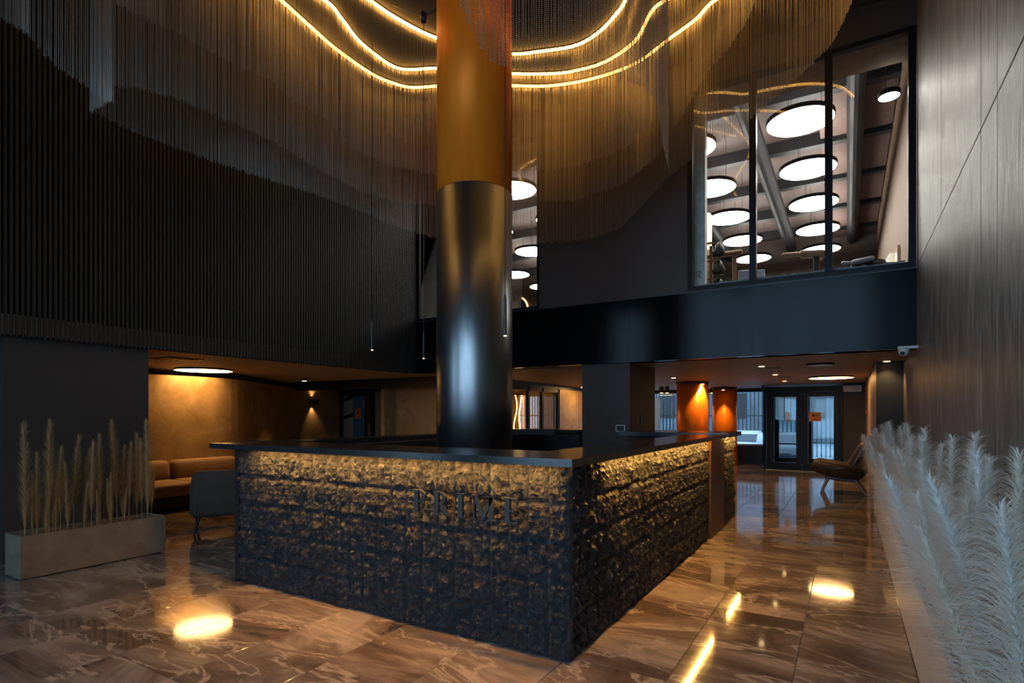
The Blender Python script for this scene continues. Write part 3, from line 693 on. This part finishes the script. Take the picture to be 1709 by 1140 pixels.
def bike(px, py, Y, label):
    p = P_(px, py, Y); t = thing('exercise_bike', (p.x, p.y, H_SILL), label, 'exercise bike')
    x, y_, z = p
    MB().rbox((x, y_, z), (.3, .2, .07), .03, (0, -.12, 0)).rbox((x-.2, y_, z-.0), (.16, .06, .05), .02, (0, .15, 0)).build('saddle', simple('grey_vinyl', (.30,.30,.31), .4), t, smooth=True)
    MB().cyl((x+.03, y_, H_SILL), (x, y_, z-.03), .025, n=8).build('seat_post', chrome, t)
    MB().rbox((x+.05, y_, H_SILL+.3), (.5, .12, .4), .08).build('flywheel_cover', blackm, t, smooth=True)
    MB().rbox((x, y_, H_SILL+.02), (.9, .35, .05), .01).build('base', blackm, t)
    MB().tube([(x-.42, y_, H_SILL+.05), (x-.4, y_, z+.05), (x-.5, y_-.12, z+.12), (x-.55, y_+.12, z+.12)], .02, 6).build('handlebar', blackm, t)
bike(1440, 436, 9.9, 'exercise bike with grey saddle near the right end of the upstairs window')
p = P_(1350, 425, 9.6); t = thing('pommel_bench', (p.x, p.y, H_SILL), 'tan padded gym bench end seen above the upstairs gravel', 'gym bench')
MB().rbox((p.x+.05, p.y, p.z), (.36, .22, .10), .045, (0, .12, 0)).rbox((p.x-.22, p.y, p.z+.03), (.3, .12, .06), .028, (0, .06, 0)).build('pad', simple('tan_leather', (.35,.19,.10), .4), t, smooth=True)
MB().cyl((p.x+.1, p.y, H_SILL-.02), (p.x+.1, p.y, p.z), .04, n=10).build('post', blackm, t)
# rack with hanging bags at the left of the window, lit post lamp, glowing bases
p = P_(1181, 440, 9.7); rk = thing('gym_rack', (p.x, p.y, H_SILL-.03), 'wooden rack with dark sandbags inside the upstairs window left end', 'rack')
for dx in (-.12, .06): MB().box(p.x+dx-.025, p.x+dx+.025, p.y-.03, p.y+.03, H_SILL-.03, 4.3).build('upright', brown_wood, rk)
for k in range(3):
    z = 3.62 + .3*k; MB().lathe((p.x+.18, p.y, z-.12), [(0,0),(.09,.02),(.10,.08),(.06,.2),(.02,.25),(0,.26)], 12).build('sandbag', blackm, rk, smooth=True)
    MB().box(p.x-.1, p.x+.2, p.y-.015, p.y+.015, z+.12, z+.15).build('shelf', brown_wood, rk)
p = P_(1226, 440, 10.3); bt = thing('wooden_bar_stand', (p.x, p.y, H_SILL-.03), 'wooden T-shaped bar stand right of the gym rack', 'stand')
MB().cyl((p.x, p.y, H_SILL-.03), (p.x, p.y, 4.27), .035, n=10).build('post', brown_wood, bt)
MB().rbox((p.x-.18, p.y, 4.3), (.62, .12, .08), .035).build('top_bar', brown_wood, bt, smooth=True)
p = P_(1177, 405, 10.6); ml = thing('post_lamp', (p.x, p.y, H_SILL-.03), 'tall glowing cylinder lamp inside the upstairs window', 'floor lamp')
MB().lathe((p.x, p.y, H_SILL-.03), [(.13,0),(.13,1.2),(.12,1.22)], 20).build('base', woodm, ml, smooth=True)
MB().lathe((p.x, p.y, H_SILL+1.2), [(.115,0),(.115,.62),(.09,.66),(0,.67)], 20).build('shade', emit('lamp_shade_glow', (1.0,.72,.42), 2.6), ml, smooth=True)
for k, (px1, lab) in enumerate(((1207, 'low glowing amber uplight left of the wooden stand'), (1222, 'low glowing amber uplight right of the wooden stand'))):
    p = P_(px1, 480, 10.9); ul = thing('uplight', (p.x, p.y, H_SILL-.03), lab, 'lamp')
    MB().lathe((p.x, p.y, H_SILL-.03), [(.09,0),(.09,.2),(.07,.55),(0,.56)], 14).build('body', emit('uplight_glow%d' % k, (1.0,.55,.2), 1.4), ul, smooth=True)
for k, (px1, lab) in enumerate(((1242, 'small framed notice left of the second window bar upstairs'), (1266, 'small framed notice right of the second window bar upstairs'))):
    p = P_(px1, 462, 10.4); fr_ = thing('notice_frame', tuple(p), lab, 'picture frame')
    MB().box(p.x-.1, p.x+.1, p.y, p.y+.02, H_SILL-.03, p.z+.12).build('frame', chrome, fr_)
    MB().box(p.x-.085, p.x+.085, p.y-.004, p.y, p.z-.1, p.z+.1).build('sheet', simple('notice_paper%d' % k, (.25,.28,.32), .6), fr_)
p = at_y(862, 517, UY1 - .04); rm = thing('round_mirror', tuple(p), 'round backlit mirror low in the left upstairs window', 'mirror')
MB().lathe(tuple(p), [(0,0),(.5,0),(.5,.03),(0,.03)], 40, axis=(0,-1,0)).build('mirror_glass', simple('dark_mirror', (.10,.13,.17), .1, .9), rm)
MB().lathe(tuple(p), [(.5,-.03),(.56,-.03),(.56,-.01),(.5,-.01),(.5,-.03)], 40, axis=(0,-1,0), cap=False).build('halo', emit('mirror_halo', (1.0,.6,.25), 3), rm)

# ------------------------------------------------------------------ ceiling fixtures of the lobby
disc_lamp(-9.86, 5.75, H_LOW - .03, .47, disc_warm, 'large glowing amber disc lamp on the lounge ceiling at left', h=.03)
disc_lamp(-.31, 13.8, H_LOW - .03, .43, disc_warm, 'large glowing amber disc lamp on the entrance lobby ceiling', h=.03)
p = at_z(1369, 609, H_LOW - .02); disc_lamp(p.x, p.y, H_LOW - .03, .2, plast_w, 'unlit white disc lamp in front of the glowing lobby disc', h=.03)
def downlight(px, py, label, energy=40, glow=True):
    p = at_z(px, py, H_LOW); t = thing('downlight', (p.x, p.y, H_LOW), label, 'downlight', 'small recessed downlights in the lobby ceiling')
    MB().lathe((p.x, p.y, H_LOW-.012), [(.055,0),(.06,.012)], 16).build('ring', plast_w, t)
    MB().lathe((p.x, p.y, H_LOW-.014), [(.045,0),(0,.0)], 16, cap=False).build('lens', tip_glow, t)
    if energy: spot('downlight_beam', (p.x, p.y, H_LOW-.02), energy, WARM2, 110, .7, t)
downlight(1271, 610.5, 'round downlight left of the upper ceiling slot')
downlight(1294, 624.5, 'round downlight between the two ceiling slots')
downlight(1480, 602, 'downlight above the dark pier at right', 30)
downlight(1124, 630, 'downlight left of the wide copper column')
downlight(1309, 635.5, 'tiny downlight beside the orange smoke detector', 8)
for px1, px2, py, lab in ((1278, 1303, 614, 'narrow black air slot in the lobby ceiling'), (1298, 1319, 629.5, 'second narrow air slot farther back in the lobby ceiling')):
    a = at_z(px1, py, H_LOW); b = at_z(px2, py - .4, H_LOW)
    MB().box(min(a.x,b.x), max(a.x,b.x), min(a.y,b.y), min(a.y,b.y)+.14, H_LOW-.008, H_LOW).build('air_slot', blackm, label=lab, cat='vent')
p = at_z(1303, 633.5, H_LOW); sd = thing('smoke_detector', (p.x, p.y, H_LOW-.05), 'small orange lit smoke detector on the lobby ceiling', 'smoke detector')
MB().lathe((p.x,p.y,H_LOW-.05), [(.03,0),(.05,.02),(.055,.05)], 14).build('body', orange, sd)
a = at_z(296, 599, H_LOW); vt = thing('ceiling_vent', (a.x, a.y, H_LOW), 'square dark air vent in the lounge ceiling', 'vent')
MB().box(a.x-.25, a.x+.25, a.y-.25, a.y+.25, H_LOW-.012, H_LOW-.001).build('frame', brownmetal, vt)
for k in range(5): MB().box(a.x-.22, a.x+.22, a.y-.2+.085*k, a.y-.15+.085*k, H_LOW-.02, H_LOW-.012).build('slat', blackm, vt)
def can_light(px, py, dep, label, two=False):
    p = at_depth(px, py, dep); t = thing('can_light', tuple(p), label, 'spotlight')
    for k in range(2 if two else 1):
        x = p.x + k*.16
        MB().lathe((x,p.y,p.z), [(.06,0),(.065,.02),(.065,.16),(.05,.18)], 16).build('can', brownmetal, t)
        MB().lathe((x,p.y,p.z-.002), [(.05,0),(0,0)], 16, cap=False).build('lens', tip_glow, t)
        spot('can_beam', (x,p.y,p.z-.01), 75, WARM2, 80, .6, t)
    MB().cyl((p.x, p.y, p.z+.17), (p.x, p.y, H_LOW), .012, n=6).build('stem', blackm, t)
can_light(508, 636, 12.5, 'small lit cylinder spotlight under the lounge ceiling')
can_light(1104, 656, 16.2, 'double cylinder spotlight left of the wide copper column', True)
can_light(1189, 656, 17.0, 'cylinder spotlight between the two copper columns')
sc1 = at_depth(1174, 640, 13.55); can_light(1172, 641, 13.5, 'short spotlight against the right side of the wide copper column')
sc2 = at_depth(1207, 651, 16.9); can_light(1207, 651, 16.1, 'short spotlight against the front of the narrow copper column')
# sconce on the gold wall
q = min(smooth_path(cur, 40), key=lambda q: abs(to_px(q[0], q[1], 1.8)[0] - 524)); d_ = to_px(q[0], q[1], 1.8)[2]; p = at_depth(524, 671, d_ - .12); s1 = thing('wall_sconce', tuple(p), 'black up and down wall light on the curved gold wall', 'wall lamp')
MB().rbox(tuple(p), (.12, .3, .16), .01, (0,0,.3)).build('body', blackm, s1)
spot('sconce_up', (p.x+.02, p.y, p.z+.1), 14, WARM2, 95, .7, s1, (-.15, 0, 1)); spot('sconce_down', (p.x+.02, p.y, p.z-.1), 14, WARM2, 95, .7, s1, (-.15, 0, -1))
disc_lamp(-8.2, 11.6, H_LOW - .03, .35, emit('glass_room_fill', (1.0,.55,.14), 26.0), 'added amber disc lamp brightening the glass partition room', h=.03)  # added lamp, fills the room behind the partition with warm light
disc_lamp(-6.25, 14.9, H_LOW - .03, .35, emit('gold_wall_fill', (1.0,.55,.15), 30.0), 'added amber disc lamp brightening the warm gold wall beyond the pier', h=.03)  # added lamp, put close to the gold wall to brighten it
# LED strands behind the glass partition
for k, (px1, dz) in enumerate(((860, 0), (868, .1), (881, .25), (890, .05))):
    p = at_x(px1, 690, -8.0); pts = [(p.x + .03*math.sin(k*2+i*.9), p.y + .05*math.sin(k+i*.7), 2.05 - i*.16 + 0) for i in range(12)]
    st = thing('led_strand', (p.x, p.y, 2.05), '%s wavy glowing strand from the left behind the glass partition' % ORD[k], 'light strip', 'glowing strands behind the glass partition')
    MB().tube(pts, .014, 6).build('glow_tube', emit('strand_glow%d' % k, (1.0,.6,.18), 9), st, smooth=True)
    MB().box(p.x-.04, p.x+.04, p.y-.2, p.y+.2, 2.05, 2.09).build('mount', blackm, st)
# camera, thermostat, switch
p = at_y(1508, 588, YB - .13); cc = thing('security_camera', tuple(p), 'white dome security camera where the fascia meets the right wall', 'security camera')
MB().lathe((p.x,p.y-.02,p.z), [(.055,.05),(.06,.02),(.05,-.02),(.03,-.045),(0,-.05)], 18).build('housing', plast_w, cc, smooth=True)
MB().lathe((p.x-.015,p.y-.06,p.z-.015), [(0,-.0),(.026,.0),(.02,.02),(0,.025)], 14, axis=(-.3,-1,-.4)).build('lens', blackm, cc)
MB().box(p.x-.06, XR, p.y-.05, p.y+.05, p.z+.04, p.z+.07).build('bracket', plast_w, cc)
p = at_y(1036, 715, YB-.02); th = thing('intercom_panel', tuple(p), 'white framed touch panel on the grey pier', 'control panel')
MB().rbox((p.x, p.y-.012, p.z), (.155, .022, .11), .006).build('frame', plast_w, th); MB().box(p.x-.06, p.x+.06, p.y-.026, p.y-.022, p.z-.04, p.z+.04).build('screen', blackm, th)
p = at_x(1070, 700, -2.906); MB().rbox((p.x+.008, p.y, p.z), (.016, .09, .12), .004).build('wall_switch', blackm, label='small dark switch plate on the side of the pier', cat='switch')

# ------------------------------------------------------------------ stair door with film and sign (left of the beige panel)
def door_stair():
    x0, x1 = at_y(573, 700, 11.9).x, at_y(610, 700, 11.9).x
    t = thing('door_3', (0,0,0), 'stair door covered in blue and grey protective film', None, kind='structure')
    y = 11.9; xm = x0 + (x1-x0)*.45
    lf = MB().box(x0, xm, y, y+.05, 0, 2.05).build('leaf_film', greyfilm, t)
    MB().box(xm, x1, y, y+.05, 0, 2.05).build('blue_film', bluefilm, t)
    MB().box(x1, x1+.3, y-.05, y+.1, 0, 2.15).box(x0-.12, x0, y-.05, y+.1, 0, 2.15).box(x0, x1, y-.05, y+.1, 2.05, 2.15).build('frame', blackm, t)
    for z in (1.88, 1.35):
        MB().prism([(x0+.02, z), (xm-.01, z+.10), (xm-.01, z+.20), (x0+.02, z+.10)], y-.006, y-.002, 'y').build('film_print', blackprint, t)
    MB().box(x1+.2, x1+.23, y-.1, y-.05, .9, 1.25).build('handle', chrome, t)
    sx = at_y(598, 690, y).x
    s = MB().box(sx-.11, sx+.11, y-.014, y-.004, 1.38, 1.68).build('stair_sign', orange, label='orange sign with a black stair pictogram on the stair door', cat='sign')
    g = MB()
    for k in range(4): g.box(sx-.07+.035*k, sx-.03+.035*k, y-.018, y-.014, 1.50+.035*k, 1.525+.035*k)
    g.lathe((sx+.03, y-.016, 1.53), [(.02,-.002),(.02,.002)], 10, axis=(0,1,0)); g.box(sx-.06, sx+.06, y-.018, y-.014, 1.42, 1.44)
    g.build('pictogram', blackprint, s)
    MB().box(x1-.09, x1-.01, y-.01, y-.002, 1.72, 1.92).build('paper_note', plast_w, label='white paper note above the orange stair sign', cat='note')
door_stair()
# arrow signs on the entrance doors
for px0, px1, lab, arrow in ((1350, 1370, 'orange sign with a black arrow on the right entrance door', True), (1310, 1318, 'orange sign half hidden behind the left door stile', False)):
    a = at_y(px0, 703, DY); b = at_y(px1, 688, DY); y = DY + .03 if arrow else DY + .06
    s = MB().box(a.x, b.x, y-.004, y+.002, a.z, b.z).build('arrow_sign', orange, label=lab, cat='sign')
    if arrow:
        cx, cz = (a.x+b.x)/2, (a.z+b.z)/2 + .03; g = MB()
        g.prism([(cx-.08, cz), (cx-.02, cz+.055), (cx-.02, cz+.012), (cx+.07, cz+.012), (cx+.07, cz-.012), (cx-.02, cz-.012), (cx-.02, cz-.055)], y-.008, y-.0045, 'y')
        for bb in ((cx-.1, cx+.1, cz+.075, cz+.082), (cx+.09, cx+.1, cz-.08, cz+.08), (cx-.06, cx+.07, cz-.12, cz-.10)): g.box(bb[0], bb[1], y-.008, y-.0045, bb[2], bb[3])
        g.build('arrow', blackprint, s)
g = MB(); mt = thing('floor_grating', (DX0, DY-.25, 0), 'thin studded strip of matting before the entrance doors', 'mat')
MB().box(DX0+.1, DX1-.05, DY-.42, DY-.1, .0005, .006).build('base', brownmetal, mt)
for i in range(34): g.box(DX0+.12+i*.05, DX0+.145+i*.05, DY-.40, DY-.12, .006, .012)
g.build('studs', plast_w, mt)['kind'] = 'stuff'
p = at_x(1441, 688, .375); MB().rbox((.372, 15.7, p.z), (.014, .09, .09), .004).build('call_button', orange, label='small orange call point on the wall by the doors', cat='button')

# ------------------------------------------------------------------ seating
def sofa():
    t = thing('lounge_sofa', (-9.55, 4.6, 0), 'long tan velvet sofa against the curved gold wall', 'sofa')
    MB().rbox((-9.45, 4.55, .12), (.95, 3.6, .2), .03).build('base', blackm, t)
    for k, y in enumerate((3.35, 4.55, 5.75)):
        MB().rbox((-9.42, y, .32), (1.0, 1.18, .2), .06, seg=3).build('seat_cushion', sofam, t, smooth=True)
        MB().rbox((-9.86, y, .55), (.24, 1.17, .36), .09, (0, -.16, 0), seg=3).build('back_cushion', sofam, t, smooth=True)
sofa()
def armchair(name, loc, rz, label):
    t = thing(name, loc, label, 'armchair')                      # local: faces -x
    x, y, z = loc
    MB().rbox((x+.02, y, .50), (.16, .78, .58), .06, seg=3).build('backrest', armm, t, smooth=True)
    for s in (-1, 1): MB().rbox((x-.36, y+s*.35, .43), (.66, .13, .44), .05, seg=3).build('armrest', armm, t, smooth=True)
    MB().rbox((x-.36, y, .38), (.66, .58, .18), .05, seg=3).build('seat', armm, t, smooth=True)
    MB().rbox((x-.32, y, .25), (.72, .74, .08), .01).build('frame', blackm, t)
    for sx, sy in ((0,-1),(0,1),(1,-1),(1,1)):
        px, py = x + (.02 if sx == 0 else -.62), y + sy*.30
        MB().cyl((px, py, .25), (px + (.06 if sx == 0 else -.04), py + sy*.06, 0), .022, .014, 10).build('leg', blackm, t)
    t.rotation_euler = (0,0,rz); return t
_a = at_depth(378, 800, 7.2); armchair('armchair', (_a.x, _a.y, 0), -.54, 'taupe armchair with splayed dark legs behind the counter, its back turned')
c2 = copy_tree(bpy.data.objects['armchair'], None, (-2.62, 10.9, 0), math.pi); c2['label'] = 'dark armchair edge beyond the far end of the counter'
def lounge_chair():
    x, y = -.12, 12.55
    t = thing('lounge_chair', (x, y, 0), 'low dark brown leather lounge chair on wooden legs by the entrance wall', 'lounge chair')
    W = .36
    # side profile (x, z) of the seat shell, extruded
    MB().rbox((x-.12, y, .46), (.66, .58, .17), .07, (0, .16, 0), seg=3).build('seat', leather, t, smooth=True)
    MB().rbox((x+.27, y, .68), (.17, .60, .62), .075, (0, .50, 0), seg=3).build('backrest', leather, t, smooth=True)
    for s in (-1, 1):
        prof = [(x-.50,.52),(x-.46,.60),(x-.36,.63),(x+.05,.56),(x+.24,.54),(x+.40,.66),(x+.45,.46),(x+.32,.29),(x+.02,.29),(x-.36,.38),(x-.48,.44)]
        bm = bmesh.new(); vs = [bm.verts.new((a, y+s*.34-.055, b)) for a, b in prof]; f = bm.faces.new(vs)
        r = bmesh.ops.extrude_face_region(bm, geom=[f]); bmesh.ops.translate(bm, vec=(0,.11,0), verts=[v for v in r['geom'] if isinstance(v, bmesh.types.BMVert)])
        bmesh.ops.recalc_face_normals(bm, faces=bm.faces); bmesh.ops.bevel(bm, geom=list(bm.edges), offset=.022, segments=2, affect='EDGES'); bm.verts.index_update()
        mb = MB().add([v.co[:] for v in bm.verts], [[v.index for v in q.verts] for q in bm.faces]); bm.free()
        mb.build('armrest', leather, t, smooth=True)
    MB().rbox((x+.0, y, .28), (.52, .5, .07), .02, (0, .1, 0)).build('under_frame', blackm, t)
    for a, b, s in ((-.20, -.32, -1), (-.20, -.32, 1), (.22, .42, -1), (.22, .42, 1)):
        MB().cyl((x+a, y+s*.22, .29), (x+b, y+s*.31, .0), .032, .02, 10).build('leg', woodm, t)
lounge_chair()

# ------------------------------------------------------------------ planters and pampas grass
def trough(name, x0, x1, y0, y1, h, m, label, th=.025):
    t = thing(name, ((x0+x1)/2, (y0+y1)/2, 0), label, 'planter')
    z0 = .012
    MB().box(x0, x1, y0, y0+th, z0, h).box(x0, x1, y1-th, y1, z0, h).box(x0, x0+th, y0+th, y1-th, z0, h).box(x1-th, x1, y0+th, y1-th, z0, h).box(x0+th, x1-th, y0+th, y1-th, z0, .05).build('trough', m, t)
    MB().box(x0+.03, x1-.03, y0+.03, y1-.03, 0, z0).build('foot', blackm, t)
    MB().box(x0+th, x1-th, y0+th, y1-th, .05, h-.08).build('soil', soil, t)
    return t
trough('concrete_planter', -6.74, -6.385, 2.05, 3.30, .397, conc, 'rectangular concrete planter before the dark pier at left')
trough('steel_planter', .342, .70, 1.6, 10.15, .50, concW, 'long pale planter trough running along the right wall')
def plume_meshes(seed, H, bare, W, nfil, fm, lean=.12, droop=.5, wid=.0016):
    r = np.random.default_rng(seed); th = r.random()*6.28
    st = MB(); N = 9; pts = []
    for i in range(N):
        t = i/(N-1); pts.append((lean*math.cos(th)*t*t*H*.5, lean*math.sin(th)*t*t*H*.5, H*t*.97))
    st.tube(pts, [.0045*(1-.6*i/(N-1)) for i in range(N)], 5)
    P = np.array(pts)
    t = bare + (1-bare)*r.random(nfil)**.9; s = (t-bare)/(1-bare)
    bx = np.interp(t, np.linspace(0,1,N), P[:,0]); by = np.interp(t, np.linspace(0,1,N), P[:,1]); bz = H*t*.97
    az = r.random(nfil)*6.28; env = np.clip(np.minimum(s*3.5+.35, 1), 0, 1) * np.clip((1-s)*1.6+.28, 0, 1)
    Ln = W*env*(.75+.6*r.random(nfil)); Lz = (.10+.10*r.random(nfil))*H*.62*(1-.35*s)
    k = 5; V = np.zeros((nfil, k, 2, 3)); jig = (r.random((nfil,2))-.5)*.02
    for i in range(k):
        q = i/(k-1); rad = Ln*(.35*q + .65*q**1.8); up = Lz*(q*1.7 - droop*q**2.2)
        x = bx + np.cos(az)*rad + jig[:,0]*q; y = by + np.sin(az)*rad + jig[:,1]*q; z = np.minimum(bz + up, H*1.06)
        wv = wid*(1-.75*q)*(.7+.6*r.random(nfil)); pa = az + 1.57
        V[:,i,0] = np.c_[x+np.cos(pa)*wv, y+np.sin(pa)*wv, z]; V[:,i,1] = np.c_[x-np.cos(pa)*wv, y-np.sin(pa)*wv, z]
    idx = np.arange(nfil)[:,None]*(2*k); F_ = []
    for i in range(k-1): F_.append(idx + np.array([2*i, 2*i+1, 2*i+3, 2*i+2]))
    F_ = np.concatenate(F_)
    me = bpy.data.meshes.new('feathers'); me.from_pydata(V.reshape(-1,3).tolist(), [], F_.tolist()); me.materials.append(fm)
    return st.mesh('stem', stemm), me
def plume(var, loc, rz, sc_, label, group, tilt=(0,0)):
    t = thing('pampas_plume', loc, label, 'pampas grass', group)
    t.rotation_euler = (tilt[0], tilt[1], rz); t.scale = (sc_, sc_, sc_)
    for nm, me in zip(('stem', 'feathers'), var):
        o = bpy.data.objects.new(nm, me); COL.objects.link(o); o.parent = t
    return t
tanv = [plume_meshes(20+k, 1.0, .12 + .1*(k % 3), .058, 800, pampas_tan, .07, .3, .0021) for k in range(5)]
whv = [plume_meshes(40+k, 1.0, .08 + .06*(k % 3), .165, 850, pampas_white, .12, .8, .0034) for k in range(6)]
rg = random.Random(11)
# left planter: plume tops read off the photograph (column x, top row)
ONES = ['first','second','third','fourth','fifth','sixth','seventh','eighth','ninth','tenth','eleventh','twelfth','thirteenth','fourteenth','fifteenth','sixteenth','seventeenth','eighteenth','nineteenth']
def ordinal(n):
    if n <= 19: return ONES[n-1]
    t_ = {2:'twent',3:'thirt',4:'fort'}[n//10]
    return t_ + 'ieth' if n % 10 == 0 else t_ + 'y-' + ONES[n%10-1]
LEFT = [(41,708),(62,758),(82,706),(101,748),(122,730),(139,752),(114,772),(54,795),(78,795),(92,790),(75,835),(88,842),(152,738),(168,728),(185,790),(196,705),(140,805),(162,818),(182,800),(207,815),(215,740),(229,725),(237,735),(246,703),(246,760),(252,790),(205,745),(60,830)]
LEFT.sort()
for k, (px, py) in enumerate(LEFT):
    front = py > 765 or (px, py) in ((41,708), (82,706), (246,703))
    X = -6.44 - .04*rg.random() if front else -6.58 - .1*rg.random()
    p = at_x(px, py, X); y = min(max(p.y, 2.1), 3.25); p = Vector((X, y, p.z))
    H = p.z - .30
    plume(tanv[k % 5], (X, y, .30), rg.random()*6.28, max(.25, H/1.02), '%s tan dried pampas plume from the left in the concrete planter' % ordinal(k+1), 'tan pampas plumes in the concrete planter', ((rg.random()-.5)*.05, (rg.random()-.5)*.05))
# right planter
SPOTS = []; y = 2.0
while y < 10.0:
    for row, X in enumerate((.42, .46, .50)):
        H = (.50 + .38*rg.random(), .78 + .2*rg.random(), .93 + .12*rg.random())[row]
        SPOTS.append((row, X, min(y + rg.random()*.25, 10.0), H))
    y += .35
ROWN = ('aisle-side row', 'middle row', 'wall-side row'); cnt = [0, 0, 0]
for k, (row, X, yy_, H) in enumerate(sorted(SPOTS, key=lambda q: -q[2])):
    cnt[row] += 1
    plume(whv[k % 6], (X, yy_, .42), rg.random()*.6-.3, H*.95, '%s fluffy white pampas plume from the far end, %s of the long right planter' % (ordinal(cnt[row]), ROWN[row]),
          'white pampas plumes in the long planter', ((rg.random()-.5)*.14, -.22*(2-row)/2 - .12*rg.random()))

# ------------------------------------------------------------------ street outside
og = simple('snowy_street', (.17,.21,.24), .8, scale=.8, var=.3); of = simple('dark_fence', (.02,.025,.03), .6)
MB().box(-40, 30, 19.2, 80, -.75, -.7).build('ground_street', og, kind='structure')
MB().box(-30, 20, -12, REAR_Y - .3, -.25, -.2).build('ground_front', og, kind='structure')
fc = thing('street_fence', (-4, 33, -.7), 'dark vertical bar fence across the street', 'fence')
g = MB()
for i in range(170): g.box(-22+i*.2, -21.94+i*.2, 33, 33.05, -.7, 3.4)
g.build('bars', of, fc)['kind'] = 'stuff'
for z in (0, 1.4, 2.9): MB().box(-22, 12, 32.98, 33.07, z, z+.08).build('rail', of, fc)
hb = thing('street_building', (-8, 48, -.7), 'brown building beyond the street fence', 'building')
MB().box(-30, 12, 48, 60, -.7, 9).build('wall', simple('grey_blue_facade', (.10,.13,.155), .8, scale=.6, var=.5), hb)
for i in range(14): MB().box(-28+i*2.8, -26.6+i*2.8, 47.9, 48, 1.2, 3.2).build('window', blackm, hb)
MB().box(-12.2, -9.4, 31, 32.5, -.7, 2.4).build('street_kiosk', simple('brown_ribbed_cladding', (.17,.10,.07), .7, stretch=(30,1,1)), label='brown ribbed kiosk wall seen between the copper columns', cat='kiosk')
def car(x, y, label, body):
    t = thing('parked_car', (x, y, -.7), label, 'car'); z = -.7
    bm = bmesh.new()
    prof = [(-2.0,.35),(-1.98,.72),(-1.2,.86),(-.55,1.38),(.75,1.42),(1.35,.98),(2.0,.88),(2.05,.4),(1.6,.28),(-1.6,.28)]
    vs = [bm.verts.new((0-.82, a, z+b)) for a, b in prof]; f = bm.faces.new(vs); r = bmesh.ops.extrude_face_region(bm, geom=[f])
    bmesh.ops.translate(bm, vec=(1.64,0,0), verts=[v for v in r['geom'] if isinstance(v, bmesh.types.BMVert)])
    bmesh.ops.recalc_face_normals(bm, faces=bm.faces); bmesh.ops.bevel(bm, geom=list(bm.edges), offset=.09, segments=2, affect='EDGES')
    for v in bm.verts:
        if v.co.z > z+.95: v.co.x *= .8
        v.co.x += x; v.co.y += y
    bm.verts.index_update(); MB().add([v.co[:] for v in bm.verts], [[v.index for v in q.verts] for q in bm.faces]).build('body', body, t, smooth=True); bm.free()
    for sx in (-1, 1):
        for wy in (-1.3, 1.3): MB().cyl((x+sx*.62, y+wy, z+.32), (x+sx*.84, y+wy, z+.32), .32, n=18).build('wheel', blackm, t)
        MB().rbox((x+sx*.58, y-1.98, z+.62), (.3, .06, .14), .03).build('headlight', plast_w, t)
    MB().rbox((x, y-.9, z+1.12), (1.2, .5, .03), .0, (.68, 0, 0)).build('windscreen', simple('dark_windscreen', (.02,.03,.04), .05), t)
    return t
p = at_depth(1318, 740, 25); car(p.x, p.y, 'dark parked car seen through the entrance doors', simple('dark_car_paint', (.02,.025,.035), .25))
p = at_depth(1245, 735, 27.0); car(p.x, p.y, 'pale parked car seen through the street window beside the doors', simple('pale_car_paint', (.42,.45,.48), .3))
